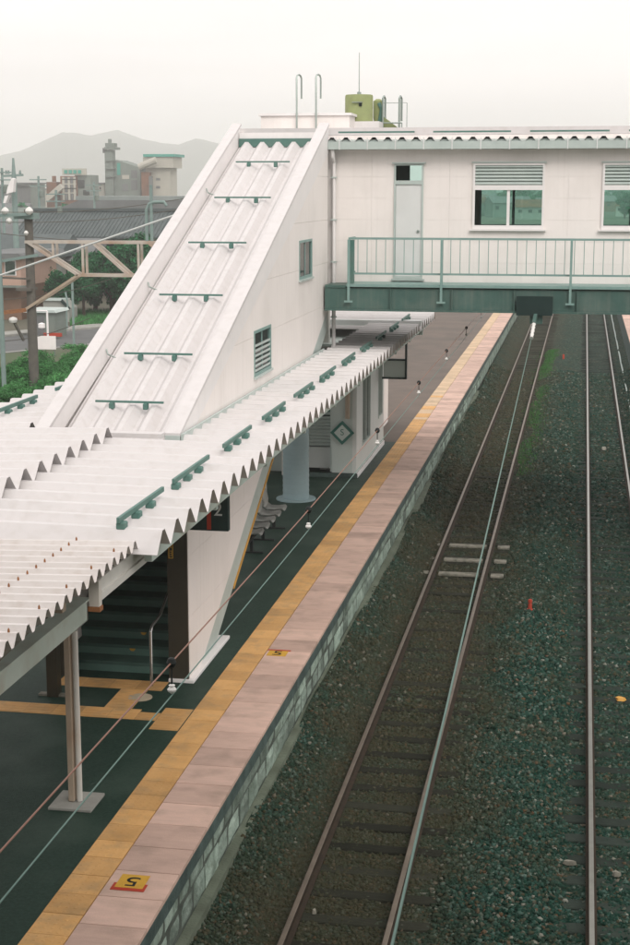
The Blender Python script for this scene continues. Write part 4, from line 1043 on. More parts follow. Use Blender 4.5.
def clumps(w_, h, z0, k, seed):
    r_ = random.Random(seed); out_ = []
    for i in range(k):
        th = r_.uniform(0, 6.28); q = r_.uniform(0, 1)**.5*w_*.72; zz = z0+h*(.12+.78*r_.random())
        f_ = 1-.55*abs((zz-z0)/h-.45)*1.4
        s_ = w_*r_.uniform(.26, .46)*max(.45, f_)
        out_.append((math.cos(th)*q*f_, math.sin(th)*q*f_, zz, s_, s_, s_*.72))
    return out_
def tree_protos(nm, k, w_, h, z0, nl, ls, m, seed):
    crown = leaf_mesh(nm, clumps(w_, h, z0, k, seed), nl, ls, m)
    t = MB(); t.tube([(0, 0, -.2), (.05, 0, z0*.6), (-.04, .05, z0+h*.35), (.05, 0, z0+h*.75)], [.16*w_/2+.05, .12*w_/2+.04, .07*w_/2+.03, .02], 8)
    r_ = random.Random(seed)
    for i in range(5):
        th = r_.uniform(0, 6.28); t.tube([(0, 0, z0*.8+i*.3), (math.cos(th)*w_*.3, math.sin(th)*w_*.3, z0+h*.4), (math.cos(th)*w_*.55, math.sin(th)*w_*.55, z0+h*.6)], [.08, .05, .015], 6)
    o = t.build('trunk', 'bark'); me = o.data; off = WORLD[o.name].copy(); bpy.data.objects.remove(o)
    return crown, me, off
def tree(x, y, pr_, sc_, rot, label, group=None, z=GZ):
    t = thing('tree', (x, y, z), label, 'tree', group); cr_, tm, off = pr_
    a = bpy.data.objects.new('crown', cr_); col.objects.link(a); a.parent = t
    b_ = bpy.data.objects.new('trunk', tm); col.objects.link(b_); b_.parent = t; b_.location = off
    t.scale = (sc_,)*3; t.rotation_euler.z = rot; return t
TA = tree_protos('crown_round', 30, 3.2, 5.6, .35, 17000, .14, 'leaf', 1)
TB = tree_protos('crown_tall', 24, 2.4, 6.0, 1.2, 12000, .14, 'leaf', 2)
TF = tree_protos('crown_far', 14, 3.6, 5.5, 1.0, 2500, .34, 'leaf_far', 3)
def g_at(px_, py_, z=GZ): return at_z(px_, py_, z)
for (px_, py_, pr_, s_, r_, lb_) in ((112, 316, TA, .84, .3, 'round dark green tree before the tiled house'), (150, 312, TA, .95, 1.9, 'broad dense tree next to the white stair roof edge'), (84, 318, TB, .60, 2.2, 'smaller bushy tree left of the round tree by the road'), (42, 312, TA, .62, 4., 'dark rounded tree behind the concrete pole'), (182, 300, TB, .9, 1., 'tall tree mostly hidden behind the stair roof'), (136, 300, TA, .8, 5.1, 'leafy tree behind the broad dense tree'), (66, 318, TA, .55, 2.7, 'low dark tree beyond the grey street pole'), (96, 312, TA, .75, 3.6, 'dark spreading tree under the truss middle'), (128, 318, TB, .75, .7, 'upright tree close to the roadside grass strip'), (170, 315, TA, .8, 2.9, 'dense tree low behind the stair parapet')):
    p = g_at(px_, py_); tree(p.x, p.y, pr_, s_, r_, lb_)
# trackside shrubs
SB = [leaf_mesh('shrub_leaves', clumps(1.3, 1.7, .0, 17, 20+i), 5200, .085, 'grass', .28) for i in range(5)]
k = 0
for (px_, py_) in [(1+9.5*(i % 9)+random.uniform(-3, 3)+(i//9)*3, 404-(i//9)*9.5+random.uniform(-3, 3)) for i in range(45)]:
    if py_ < 375-max(0, (px_-60))*.5: continue
    p = g_at(px_, py_); o = bpy.data.objects.new('shrub', SB[k % 5]); col.objects.link(o); place(o, (p.x, p.y, GZ-.1)); s_ = random.uniform(.6, .85)
    o.scale = (s_, s_, s_*random.uniform(.7, 1.0)); o.rotation_euler.z = k*1.3; k += 1
    tag(o, 'bright green leafy shrub in the overgrown verge beyond the canopy', 'shrub', 'shrubs in the trackside verge')
def grass(name, label, spots, h):
    V = []; Fq = []
    for (x, y, z) in spots:
        a = random.uniform(0, 6.28); hh = h*random.uniform(.5, 1.3); wd = hh*.10; lx, ly = math.cos(a)*hh*.4, math.sin(a)*hh*.4
        n_ = len(V); V += [(x-wd*math.sin(a), y+wd*math.cos(a), z), (x+wd*math.sin(a), y-wd*math.cos(a), z), (x+lx, y+ly, z+hh)]; Fq.append((n_, n_+1, n_+2))
    me = bpy.data.meshes.new(name); me.from_pydata(V, [], Fq); me.materials.append(MATS['moss' if h < .05 else 'weed' if h < .1 else 'grass']); o = bpy.data.objects.new(name, me); col.objects.link(o); kind(o, 'stuff'); tag(o, label, 'grass'); return o
sp = []
for i in range(12000):
    y = random.uniform(44, 80); x = -1.62+random.gauss(0, .22)+.1*math.sin(y*.5)
    if noise.noise(Vector((x*1.2, y*.22, 9))) > -.15: sp.append((x, y, bed_z(x, y)))
grass('track_weeds', 'green weeds growing in a strip between the tracks near the footbridge', sp, .085)
sp = []
for i in range(15000):
    y = random.uniform(13, 44); x = random.choice((-2.5, -2.3, -1.5, -2.7))+random.gauss(0, .18)
    if noise.noise(Vector((x*.9, y*.35, 4))) > .12: sp.append((x, y, bed_z(x, y)))
grass('ballast_weeds', 'low dark weeds and moss between the rails of the platform track', sp, .032)
sp = []
for i in range(9000):
    px_, py_ = random.uniform(70, 150), random.uniform(312, 326); p = g_at(px_, py_); sp.append((p.x, p.y, GZ))
grass('roadside_grass', 'strip of green grass below the trees along the road', sp, .30)

# ============================================================ ROAD AND LEFT BACKGROUND
a, c = g_at(-60, 352), g_at(260, 322)
d = (c-a).normalized(); nrm = Vector((-d.y, d.x, 0))
m = MB(); q = [a-d*40-nrm*3.2, c+d*60-nrm*3.2, c+d*60+nrm*4.2, a-d*40+nrm*4.2]; m.add([(v.x, v.y, GZ+.012) for v in q], [(0, 1, 2, 3)]); kind(m.build('road', 'road'), 'structure')
m = MB(); q = [a-d*40+nrm*4.2, c+d*60+nrm*4.2, c+d*60+nrm*6.0, a-d*40+nrm*6.0]; m.prism([(v.x, v.y) for v in q], 'z', GZ-.1, GZ+.13); kind(m.build('pavement', 'concrete'), 'structure')
m = MB(); q = [a-d*40-nrm*2.9, c+d*60-nrm*2.9, c+d*60-nrm*2.75, a-d*40-nrm*2.75]; m.add([(v.x, v.y, GZ+.017) for v in q], [(0, 1, 2, 3)]); kind(m.build('road_line', 'pale_wall'), 'structure')

# tiled house
def house_t():
    Y = 121.; e0, e1 = at_y(14, 236, Y), at_y(215, 236, Y); zr_, ze = at_y(40, 211, Y+4).z, e0.z
    t = thing('tiled_house', ((e0.x+e1.x)/2, Y+4, GZ), 'long old house with grey tiled roof behind the trees', 'house')
    x0, x1 = e0.x, e1.x
    nrow = 46
    m = MB()
    # roof slopes
    m.prism([(Y-.6, ze), (Y+4, zr_), (Y+8.6, ze), (Y+8.6, ze-.15), (Y+4, zr_-.16), (Y-.6, ze-.15)], 'x', x0, x1); rf = m.build('roof', 'tile_roof', t)
    m = MB(); x = x0+.1
    sl = (Y+4-(Y-.6), zr_-ze)
    while x < x1:
        m.bar((x, Y-.62, ze+.02), (x, Y+4, zr_+.02), .09, .07); x += .33
    m.build('tile_ridges', 'tile_roof', rf); kind(rf.children[0], 'stuff')
    MB().box(x0-.1, x1+.1, Y+3.8, Y+4.2, zr_+.0, zr_+.25).build('ridge', 'tile_roof', rf)
    MB().box(x0+.8, x1-.8, Y+.6, Y+7.4, GZ, ze+.1).build('wall', 'house_wall', t)
    zl = at_y(40, 262, Y-.7).z
    MB().prism([(Y-1.6, zl), (Y+.6, zl+.55), (Y+.6, zl+.45), (Y-1.6, zl-.1)], 'x', x0+.3, x1-.3).build('lower_roof', 'tile_roof', t)
    x = x0+1.4
    while x < x1-1.6:
        f = MB().box(x, x+1.35, Y+.54, Y+.599, zl+.62, ze-.3).build('window', 'black', t)
        MB().box(x+.05, x+.64, Y+.52, Y+.539, zl+.7, ze-.38).build('pane', 'glass_dark', f); MB().box(x+.7, x+1.3, Y+.52, Y+.539, zl+.7, ze-.38).build('pane', 'glass_dark', f)
        x += 1.95
house_t()
# grey platform shelter roof behind house
a, c = at_y(84, 196, 168), at_y(230, 196, 168)
t = thing('long_grey_canopy', ((a.x+c.x)/2, 170, GZ), 'long flat grey canopy on posts behind the tiled house', 'canopy')
MB().box(a.x, c.x, 165, 173, a.z-.45, a.z).build('roof', 'canopy_grey', t)
m = MB(); m.prism([(a.x-3.5, a.z-1.9), (c.x, a.z-1.9), (c.x, a.z-.46), (a.x+.5, a.z-.46)], 'y', 164.7, 172); m.build('sloping_roof', 'far_roof', t)
x = a.x
while x < c.x: MB().box(x-.12, x+.12, 164.3, 164.6, GZ, a.z-1.9).build('post', 'plant_grey', t); x += 4

# concrete plant
PY = 350.
def pbox(x0, y0, x1, y1, nm, mt, par, dy=0, dep=8):
    a, c = at_y(x0, y1, PY+dy), at_y(x1, y0, PY+dy); return MB().box(a.x, c.x, PY+dy, PY+dy+dep, a.z, c.z).build(nm, mt, par)
t = thing('silo_tower', (at_y(110, 195, PY).x, PY, GZ), 'slim grey plant tower with platforms beside the sloping shed', 'tower')
pbox(106.5, 150, 112.5, 235, 'shaft', 'plant_grey', t, 0, 2)
pbox(104, 147, 115, 149.5, 'gallery', 'plant_grey', t, -.6, 4); pbox(105, 143, 114, 146.8, 'head_house', 'plant_grey', t, 0, 2.4); pbox(108, 139, 110.5, 142.8, 'mast', 'plant_grey', t, .6, .8); pbox(102.5, 148, 105, 153, 'hoist_box', 'far_roof', t, 0, 1.5)
for yy in (160, 168, 176): pbox(105.6, yy, 114, yy+1, 'stair_landing', 'plant_grey', t, -.5, 3)
t = thing('sloping_shed', (at_y(125, 195, PY).x, PY, GZ), 'grey plant shed with a sloping roof next to the tower', 'industrial shed')
pts = [at_y(x, y, PY+1) for x, y in ((113, 240), (140, 240), (140, 168), (137, 167), (117, 160), (113, 160))]
m = MB(); m.prism([(p.x, p.z) for p in pts], 'y', PY+1, PY+9); m.build('hull', 'plant_grey', t)
for (x0, y0, x1, y1, mt) in ((117, 163, 120, 175, 'roof_teal'), (122, 175, 129, 179, 'plant_pale'), (131, 170, 137, 178, 'far_roof'), (131, 180, 137, 190, 'far_roof'), (122, 184, 128, 191, 'far_roof')): pbox(x0, y0, x1, y1, 'wall_panel', mt, t, .9, .09)
t = thing('pale_hopper_tower', (at_y(158, 195, PY).x, PY, GZ), 'pale blocky hopper tower with teal roof and overhanging top', 'tower')
pbox(147, 168, 170, 240, 'body', 'plant_pale', t, 0, 6); pbox(143, 157, 173, 167.9, 'head_house', 'plant_pale', t, -1, 8); pbox(143, 154, 174.5, 156.8, 'roof', 'roof_teal', t, -1.4, 9)
for yy in (178, 186): pbox(156, yy, 160, yy+2.4, 'window', 'far_roof', t, -.12, .1)
pbox(142.5, 172, 149, 240, 'bin', 'plant_rust', t, -2, 1.9); pbox(150, 176, 152, 240, 'pipe', 'far_roof', t, -2.5, .6)
m = MB(); a, c = at_y(139, 167, PY-3), at_y(156, 160, PY-3); m.tube([a, c], .8, 10); m.build('chute', 'plant_pale', t)
t = thing('rusty_batching_plant', (at_y(70, 195, PY).x, PY-20, GZ), 'rusty red batching plant with conveyor and pale top sign board', 'industrial plant')
pbox(62, 176, 76, 240, 'hopper_house', 'plant_rust', t, -20, 6); pbox(76.5, 175, 90, 240, 'frame_house', 'plant_grey', t, -19, 6); pbox(48, 182, 56, 240, 'bin', 'plant_rust', t, -20, 4); pbox(52, 176, 54.5, 181.8, 'bin_vent', 'plant_rust', t, -19, 1)
pbox(62, 168.5, 86, 175, 'sign_board', 'plant_pale', t, -20, .4)
for i in range(4): pbox(64+i*4.6, 170, 67+i*4.6, 173.6, 'sign_mark', 'roof_teal', t, -20.2, .15)
m = MB(); a, c = at_y(46, 200, PY-22), at_y(62, 186, PY-22); m.bar(a, c, 1.2, 1.2); m.build('conveyor', 'plant_pale', t)
for i in range(5): pbox(62.5+i*2.8, 177, 64+i*2.8, 200, 'ladder_post', 'far_roof' if i % 2 else 'plant_pale', t, -20.3, .2)
for i in range(4): pbox(62, 179+i*4.5, 76, 180+i*4.5, 'floor_beam', 'plant_pale' if i % 2 else 'black', t, -20.35, .04)
pbox(78, 180, 84, 188, 'dark_bay', 'black', t, -19.2, .15); pbox(83, 190, 89, 195, 'dark_bay', 'black', t, -19.2, .15)
for (x0, y0, x1, y1, mt, dy, lb_) in ((92, 184, 104, 230, 'plant_pale', 5, 'low pale works building between rusty plant and tower'), (0, 186, 14, 240, 'far_roof', -60, 'grey flat roofed block beyond the crossarm pole'), (16, 184, 30, 240, 'plant_grey', -40, 'teal grey block behind the crossarm pole'), (30, 190, 45, 240, 'plant_pale', 30, 'low hazy pale block left of the rusty plant')):
    t = thing('works_building', (at_y((x0+x1)/2, 195, PY+dy).x, PY+dy, GZ), lb_, 'building'); pbox(x0, y0, x1, y1, 'wall', mt, t, dy, 9); pbox(x0-.5, y0-1.4, x1+.5, y0-.1, 'roof', 'far_roof', t, dy-.5, 10)
    for k in range(3): pbox(x0+2+k*(x1-x0-4)/3, y0+3, x0+2+(k+.55)*(x1-x0-4)/3, y0+5.5, 'window', 'black', t, dy-.08, .07)

# pink house at the left edge
a, c = at_y(-30, 258, 96), at_y(20, 258, 96)
t = thing('pink_house', ((a.x+c.x)/2, 100, GZ), 'pink walled house with brown lower storey at the left edge', 'house')
zb = at_y(10, 286, 96).z
MB().box(a.x, c.x, 96, 103, zb, a.z).build('wall', 'pink_wall', t); MB().box(a.x, c.x, 95.9, 103, GZ, zb-.01).build('lower_wall', 'brown_wall', t)
MB().prism([(a.x-.5, a.z), (c.x+.4, a.z), (c.x+.2, a.z+.35), (a.x, a.z+.35)], 'y', 95.2, 104).build('roof', 'far_roof', t)
for k in range(2):
    f = MB().box(c.x-1.1-k*1.9, c.x-.3-k*1.9, 95.94, 95.99, zb+.7, zb+1.7).build('window', 'trim_white', t); MB().box(c.x-1.04-k*1.9, c.x-.36-k*1.9, 95.9, 95.935, zb+.76, zb+1.64).build('pane', 'glass_dark', f)
MB().box(c.x-2.6, c.x+.4, 95.0, 95.85, GZ+2.2, GZ+2.3).build('porch_roof', 'plant_grey', t)
# small grey sheds by the road
p = g_at(43, 338); t = thing('roadside_shed', (p.x, p.y, GZ), 'small grey roadside shed behind the concrete pole', 'shed')
MB().box(p.x-.95, p.x+.75, p.y, p.y+2.0, GZ, GZ+1.5).build('wall', 'plant_grey', t); MB().prism([(p.x-1.1, GZ+1.5), (p.x+.9, GZ+1.5), (p.x+.8, GZ+1.65), (p.x-1.0, GZ+1.65)], 'y', p.y-.2, p.y+2.2).build('roof', 'gutter_grey', t)
MB().box(p.x-.5, p.x+.1, p.y-.03, p.y-.002, GZ, GZ+1.3).build('door', 'far_roof', t); MB().box(p.x+.12, p.x+1.2, p.y-.25, p.y-.05, GZ+.12, GZ+.32).build('red_barrier', 'red', t)
p = g_at(58, 322); t = thing('gabled_hut', (p.x, p.y, GZ), 'little pale hut with a pointed gable under the trees', 'hut')
MB().prism([(p.x-1.0, GZ), (p.x+.8, GZ), (p.x+.8, GZ+.9), (p.x+.3, GZ+1.4), (p.x-1.0, GZ+1.4)], 'y', p.y, p.y+1.6).build('wall', 'house_wall', t)
MB().bar((p.x+.3, p.y-.1, GZ+1.45), (p.x+.86, p.y-.1, GZ+.85), .2, .08, (0, 1, 0)).build('gable_board', 'sign_dark', t); MB().box(p.x-1.1, p.x+.3, p.y-.15, p.y+1.7, GZ+1.4, GZ+1.47).build('roof', 'gutter_grey', t)
MB().box(p.x-.1, p.x+.25, p.y-.03, p.y-.002, GZ+.4, GZ+.85).build('window', 'black', t)
# white board with cone
p = g_at(46, 356); t = thing('white_site_board', (p.x, p.y, GZ), 'white blank board on legs in front of the roadside shrubs', 'board')
MB().box(p.x-.55, p.x+.55, p.y, p.y+.05, GZ+.35, GZ+1.05).build('panel', 'trim_white', t)
for s in (-1, 1): MB().box(p.x+s*.45-.03, p.x+s*.45+.03, p.y+.051, p.y+.09, GZ, GZ+.9).build('leg', 'plant_grey', t)
p = g_at(38.5, 357); t = thing('traffic_cone', (p.x, p.y-.3, GZ), 'orange traffic cone in front of the white board', 'cone')
MB().lathe([(.16, 0.03), (.13, .08), (.03, .72), (.02, .73)], (p.x, p.y-.3, GZ), 14).build('body', 'cone', t); MB().box(p.x-.2, p.x+.2, p.y-.5, p.y-.1, GZ, GZ+.03).build('base', 'cone', t)
for (px_, py_, wd, hh, rt, lb_) in ((2, 300, 9, 3.4, 'tile_roof', 'dark roofed house behind the pink house'), (38, 298, 8, 3.0, 'far_roof', 'low grey roofed house between the pole and the trees'), (64, 290, 7, 2.8, 'tile_roof', 'small tiled house half hidden by dark trees'), (20, 285, 10, 4.2, 'far_roof', 'broad grey roofed house near the long tiled house'), (-6, 270, 12, 5, 'plant_grey', 'grey shed roof beyond the dark roofed house')):
    p = g_at(px_, py_); t = thing('low_house', (p.x, p.y, GZ), lb_, 'house')
    MB().box(p.x-wd/2, p.x+wd/2, p.y, p.y+6, GZ, GZ+hh).build('wall', 'house_wall', t)
    MB().prism([(p.y-.7, GZ+hh), (p.y+6.7, GZ+hh), (p.y+3, GZ+hh+1.7)], 'x', p.x-wd/2-.5, p.x+wd/2+.5).build('roof', rt, t)
    for k_ in range(3):
        f = MB().box(p.x-wd/2+.7+k_*wd*.3, p.x-wd/2+1.9+k_*wd*.3, p.y-.06, p.y-.005, GZ+hh*.45, GZ+hh*.8).build('window', 'trim_white', t); MB().box(p.x-wd/2+.78+k_*wd*.3, p.x-wd/2+1.82+k_*wd*.3, p.y-.09, p.y-.061, GZ+hh*.48, GZ+hh*.77).build('pane', 'black', f)
for (px_, Y_, pyt, lb_) in ((40, 140, 176, 'thin utility pole before the rusty plant'), (95, 160, 182, 'thin utility pole rising over the grey canopy'), (4, 118, 168, 'thin utility pole near the grey flat roofed block'), (57, 125, 190, 'short utility pole behind the tiled ridge')):
    p = at_y(px_, 230, Y_); zt = at_y(px_, pyt, Y_).z; t = thing('utility_pole', (p.x, Y_, GZ), lb_, 'utility pole')
    MB().tube([(p.x, Y_, GZ), (p.x, Y_, zt)], [.17, .11], 8).build('shaft', 'pole_grey', t)
    for q in (.35, .95): MB().bar((p.x-.85, Y_-.15, zt-q), (p.x+.85, Y_-.15, zt-q), .09, .10).build('cross_arm', 'pole_grey', t)
    MB().lathe([(.2, 0), (.24, .05), (.24, .55), (.1, .65)], (p.x+.38, Y_-.2, zt-2.0), 10).build('transformer', 'plant_grey', t)
# street posts
def lamp(px0, py0, pyt, r_, mt, nm, lab, bend=0):
    p = g_at(px0, py0); zt = at_y(px0, pyt, p.y).z; t = thing(nm, (p.x, p.y, GZ), lab, 'post')
    MB().tube([(p.x, p.y, GZ), (p.x, p.y, GZ+(zt-GZ)*.55), (p.x+bend, p.y, GZ+(zt-GZ)*.65), (p.x-bend*.3, p.y, zt)], r_, 8).build('shaft', mt, t)
    MB().lathe([(r_*2.2, 0), (r_*2.2, .04), (r_*1.1, .05)], (p.x, p.y, GZ), 10).build('base_collar', mt, t); return t, p, zt
lamp(67, 331, 292, .06, 'pole_grey', 'bent_post', 'thin bent pale post standing in the roadside grass', .1)
lamp(74, 347, 277, .07, 'pole_grey', 'grey_street_pole', 'tall grey pole by the road under the truss end')
t, p, zt = lamp(48, 344, 311, .06, 'trim_white', 'white_lamp_post', 'white post with a side lamp above the white board')
MB().tube([(p.x, p.y, zt), (p.x-1.3, p.y, zt+.02)], .04, 8).build('arm', 'trim_white', t); MB().lathe([(.03, 0), (.2, .08), (.2, .3), (.05, .36)], (p.x-.35, p.y, GZ+(zt-GZ)*.45), 10).build('lamp_head', 'trim_white', t)

# gantry and poles of the far tracks
GY = 60.
gt = thing('catenary_gantry', (-20.5, GY, GZ), 'rusty white steel truss gantry spanning the tracks beyond the platform', 'gantry')
def gpt(px_, py_, dy=0): return at_y(px_, py_, GY+dy)
zt, zb = gpt(80, 242).z, gpt(100, 275).z
xl, xr = gpt(27, 242).x, -11.2
for dy in (-.25, .25):
    MB().bar((xl, GY+dy, zt), (xr, GY+dy, zt), .12, .12).build('top_chord', 'gantry_white', gt)
    x2 = gpt(80, 275).x; MB().bar((x2, GY+dy, zb), (xr, GY+dy, zb), .12, .12).build('bottom_chord', 'gantry_white', gt)
    a = gpt(80, 275); pts = [(xl+.1, zt), (a.x, zb), (gpt(94, 242).x, zt), (gpt(131, 275).x, zb), (gpt(150, 242).x, zt), (gpt(190, 275).x, zb)]
    MB().bar((pts[0][0], GY+dy, pts[0][1]), (pts[1][0], GY+dy, pts[1][1]), .11, .11).build('diagonal', 'gantry_white', gt)
    MB().bar((pts[2][0], GY+dy, pts[2][1]), (pts[3][0], GY+dy, pts[3][1]), .11, .11).build('diagonal', 'gantry_white', gt)
    MB().bar((pts[4][0], GY+dy, pts[4][1]), (pts[5][0], GY+dy, pts[5][1]), .11, .11).build('diagonal', 'gantry_white', gt)
    for px_ in (55, 84.5, 140): 
        x = gpt(px_, 250).x; MB().bar((x, GY+dy, zb if px_ > 60 else zb+.75), (x, GY+dy, zt), .09, .09).build('strut', 'gantry_white', gt)
    MB().bar((gpt(26, 310).x, GY+dy, gpt(26, 310).z), (a.x, GY+dy, zb), .11, .11).build('knee_brace', 'post_beige', gt)
a = gpt(27, 180); m = MB(); m.tube([(a.x, GY, GZ-.2), (a.x, GY, a.z-1.2)], [.22, .17], 14); m.build('column', 'pole', gt)
MB().box(a.x-.5, a.x+.35, GY-.35, GY+.35, gpt(27, 216).z-.12, gpt(27, 216).z+.12).build('column_head', 'pole_grey', gt)
MB().box(xr-.13, xr+.13, GY-.13, GY+.13, -.3, zt).build('column', 'pole', gt)
x = gpt(147, 243).x; MB().tube([(x, GY, zt), (x, GY, gpt(147, 210).z), (x+.12, GY, gpt(147, 204).z), (x+.35, GY, gpt(147, 202).z), (x+.75, GY, gpt(147, 202).z), (x+.85, GY, gpt(147, 206).z)], .07, 8).build('goose_neck', 'pole_grey', gt)
x = gpt(152, 243).x; MB().box(x-.05, x+.05, GY-.05, GY+.05, zb, gpt(152, 185).z).build('mast', 'pole_grey', gt)
for (px_, py_, r_) in ((5, 211, .16), (29, 211, .17), (9, 221, .13), (26, 233, .1)):
    a = gpt(px_, py_, -.5); o = MB().lathe([(.03, -r_), (r_*.8, -r_*.5), (r_, 0), (r_*.8, r_*.5), (.03, r_)], (a.x, a.y, a.z), 12).build('post_insulator', 'porcelain', gt)
a, c = gpt(-8, 216, -.5), gpt(30, 214, -.5); MB().bar(a, c, .09, .12).build('cross_arm', 'pole_grey', gt)
a, c = gpt(-10, 314, -.3), gpt(26, 310, -.3); MB().bar(a, c, .09, .16).build('bracket_arm', 'rust', gt)
a, c = gpt(-10, 263, -.3), gpt(38, 255, -.3); MB().bar(a, c, .07, .12).build('bracket_arm', 'pole_grey', gt)
a, c = gpt(-10, 277, -.3), gpt(30, 279, -.3); MB().bar(a, c, .06, .08).build('bracket_arm', 'pole', gt)
MB().box(gpt(19, 290).x, gpt(34, 290).x, GY-.4, GY+.4, gpt(27, 289).z-.06, gpt(27, 289).z+.06).build('clamp_plate', 'pole', gt)
a = gpt(13, 320, -.6); m = MB(); m.lathe([(.05, -.12), (.14, -.10), (.18, 0), (.16, .08), (.03, .13)], (a.x, a.y, a.z), 14); m.build('lamp_shade', 'porcelain', gt); MB().bar((a.x+.05, a.y, a.z-.1), (gpt(25, 336).x, GY-.2, gpt(25, 340).z), .09, .09).build('lamp_arm', 'pole', gt)
MB().tube([(gpt(6, 200).x, GY-1, GZ), (gpt(6, 200).x, GY-1, gpt(6, 190).z)], .10, 10).build('side_pole', 'pole_grey', gt)
# crossarm pole farther back
p = at_y(16, 240, 105); t = thing('utility_pole', (p.x, 105, GZ), 'teal grey pole with crossarm and a pale hood against the sky', 'utility pole')
zt2 = at_y(16, 158, 105).z; MB().tube([(p.x, 105, GZ), (p.x, 105, at_y(16, 182, 105).z), (p.x, 105, zt2)], [.24, .2, .07], 10).build('shaft', 'pole_grey', t)
a, c = at_y(3, 176, 105), at_y(23, 175, 105); MB().bar(a, c, .14, .16).build('cross_arm', 'pole_grey', t)
for px_ in (6, 8.5, 20): a = at_y(px_, 174, 105); MB().lathe([(.05, 0), (.11, .05), (.06, .22), (.1, .25)], (a.x, 105, a.z), 8).build('pin_insulator', 'pole_grey', t)
hd = [at_y(x, y, 104) for x, y in ((13, 178), (15.5, 179), (14.5, 192), (7.5, 194), (9, 187))]
MB().prism([(q.x, q.z) for q in hd], 'y', 103.7, 104.2).build('hood', 'trim_white', t)
p2 = [at_y(x, y, 104) for x, y in ((6, 196), (10, 195), (7, 203), (4.5, 203))]; MB().prism([(q.x, q.z) for q in p2], 'y', 103.7, 104.2).build('hood_tail', 'trim_white', t)
# pale stay cable and thin lines
a, c = at_y(-12, 279.5, 45), at_y(172, 216, 45)
m = MB(); m.tube([a, c, c+(c-a)*.4], .035, 6); tag(m.build('pale_cable', 'sign_white'), 'pale thick cable slanting before the truss gantry', 'cable')
for (x0, y0, x1, y1, lb_) in ((-10, 300, 120, 276, 'thin line passing in front of the dark trees'), (-10, 342, 90, 318, 'thin line sagging above the verge shrubs'), (-10, 232, 190, 238, 'thin line just under the tiled eaves'), (-10, 222, 200, 206, 'thin dark overhead line before the tiled roof'), (-10, 212, 200, 196, 'thin dark line above the tiled roof ridge')):
    a, c = at_y(x0, y0, 62), at_y(x1, y1, 62); m = MB(); m.tube([a.lerp(c, i/8)+Vector((0, 0, -.25*math.sin(math.pi*i/8))) for i in range(9)], .016, 5); tag(m.build('overhead_line', 'pole'), lb_, 'wire')

# ============================================================ FAR LANDSCAPE
# houses and trees ahead, seen through the bridge windows
def small_house(x, y, w_, d_, h, ang, wm, lab, grp):
    t = thing('town_house', (0, 0, 0), lab, 'house', grp)
    MB().box(-w_/2, w_/2, -d_/2, d_/2, 0, h).build('wall', wm, t)
    MB().prism([(-d_/2-.5, h), (d_/2+.5, h), (0, h+d_*.28)], 'x', -w_/2-.4, w_/2+.4).build('roof', random.choice(('far_roof', 'tile_roof', 'plant_rust')), t)
    for k in range(3): MB().box(-w_/2+.8+k*w_*.3, -w_/2+2.0+k*w_*.3, -d_/2-.05, -d_/2-.005, h*.55, h*.8).build('window', 'black', t)
    t.location = (x, y, GZ); t.rotation_euler.z = ang
rr_ = random.Random(5)
for i in range(34):
    y = rr_.uniform(420, 1000); x = rr_.uniform(-.085, .06)*y
    small_house(x, y, rr_.uniform(8, 14), rr_.uniform(6, 9), rr_.uniform(3, 6), rr_.uniform(-.5, .5), rr_.choice(('pale_wall', 'house_wall', 'plant_grey', 'brown_wall')), 'distant small town house beyond the footbridge', 'town houses beyond the footbridge')
for i in range(60):
    y = rr_.uniform(380, 1150); x = rr_.uniform(-.085, .06)*y
    tree(x, y, TF, rr_.uniform(.7, 1.3)*(1+y/1500), rr_.uniform(0, 6), 'distant round green tree beyond the footbridge', 'trees beyond the footbridge')
for (x, y, s_) in ((9.5, 230, 1.25), (14, 236, 1.5), (18, 240, 1.4)): tree(x, y, TF, s_, x, 'larger tree clump seen through the farther bridge window', 'tree clump beyond the footbridge')
for i in range(40):
    y = rr_.uniform(180, 900); x = rr_.uniform(-.46, -.26)*y
    if y < 370 and x > -.40*y and y > 300: continue
    tree(x, y, TF, rr_.uniform(.6, 1.0), rr_.uniform(0, 6), 'distant green tree beyond the tiled house', 'trees around the works')
for i in range(18):
    y = rr_.uniform(200, 800); x = rr_.uniform(-.48, -.28)*y
    small_house(x, y, rr_.uniform(8, 14), rr_.uniform(6, 9), rr_.uniform(3, 5), rr_.uniform(-.5, .5), rr_.choice(('pale_wall', 'house_wall', 'plant_grey')), 'distant low house beyond the tiled house', 'low houses around the works')
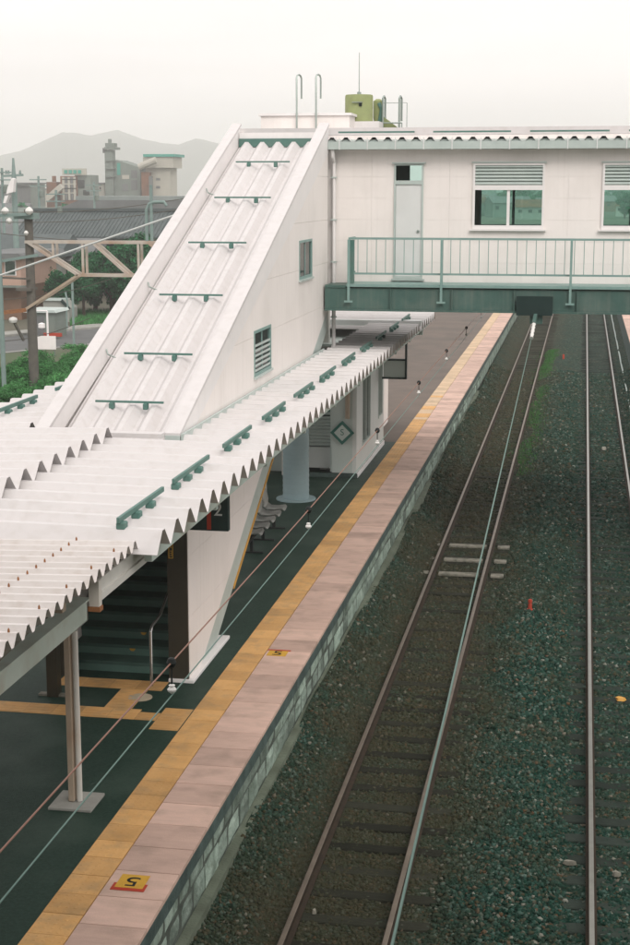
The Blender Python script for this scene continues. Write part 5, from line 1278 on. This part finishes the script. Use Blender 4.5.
# hills
def ridge(name, y, prof, dep, seed):
    """prof: list of (px, py) skyline points"""
    pts = [at_y(px_, py_, y) for px_, py_ in prof]; V = []; n_ = 0; rows = 12; r_ = []
    for i in range(len(pts)-1):
        for k in range(14):
            q = pts[i].lerp(pts[i+1], k/14); nn = noise.noise(Vector((q.x*.010, seed, 0)))*y*.0012+noise.noise(Vector((q.x*.04, seed, 5)))*y*.0006
            r_.append((q.x, q.z+nn))
    for j in range(rows+1):
        f = j/rows
        for x, z in r_:
            hh = (max(z, 0)-GZ)*(math.sin(f*math.pi/2)**.8)*(1+.12*noise.noise(Vector((x*.006, f*3, seed)))*(1-f))
            V.append((x*(1-.25*(1-f)), y-dep*(1-f), GZ-2+hh+2*f))
    w_ = len(r_); V2 = [(x, y+dep*.6, GZ-2) for x, z in r_]
    m = MB(); m.v = V+V2; m.f = [(j*w_+i, j*w_+i+1, (j+1)*w_+i+1, (j+1)*w_+i) for j in range(rows+1) for i in range(w_-1)]; m.smooth = True
    o = m.build(name, 'mountain'); o.data.shade_smooth(); kind(o, 'structure')
ridge('mountain_range', 2500, [(-900, 192), (-500, 178), (-250, 184), (-60, 168), (20, 152), (48, 139), (62, 133), (75, 134), (92, 136), (104, 133), (117, 130), (140, 138), (160, 143), (178, 145), (195, 139), (215, 143), (240, 150), (330, 168), (420, 182), (520, 189)], 600, 1.)
ridge('low_hills', 1700, [(330, 192), (400, 190), (470, 189), (510, 188), (545, 189.5), (580, 190), (615, 187.5), (640, 188), (700, 184), (900, 180), (1300, 186), (1800, 190)], 400, 2.)

# ============================================================ HAZE
hz = MB(); hz.box(-4000, 4000, -115, 2990, GZ-3.5, 128)
o = hz.build('haze', 'mountain'); o.data.materials.clear()
hm = bpy.data.materials.new('haze'); hm.use_nodes = True; n = hm.node_tree.nodes
for x in list(n):
    if x.type != 'OUTPUT_MATERIAL': n.remove(x)
v = n.new('ShaderNodeVolumePrincipled'); v.inputs['Color'].default_value = (.98, .99, .98, 1); v.inputs['Density'].default_value = .0007; v.inputs['Anisotropy'].default_value = 0.
hm.node_tree.links.new(v.outputs[0], n['Material Output'].inputs['Volume']); o.data.materials.append(hm); kind(o, 'stuff')
tag(o, 'pale summer haze filling the air over the whole scene', 'haze')
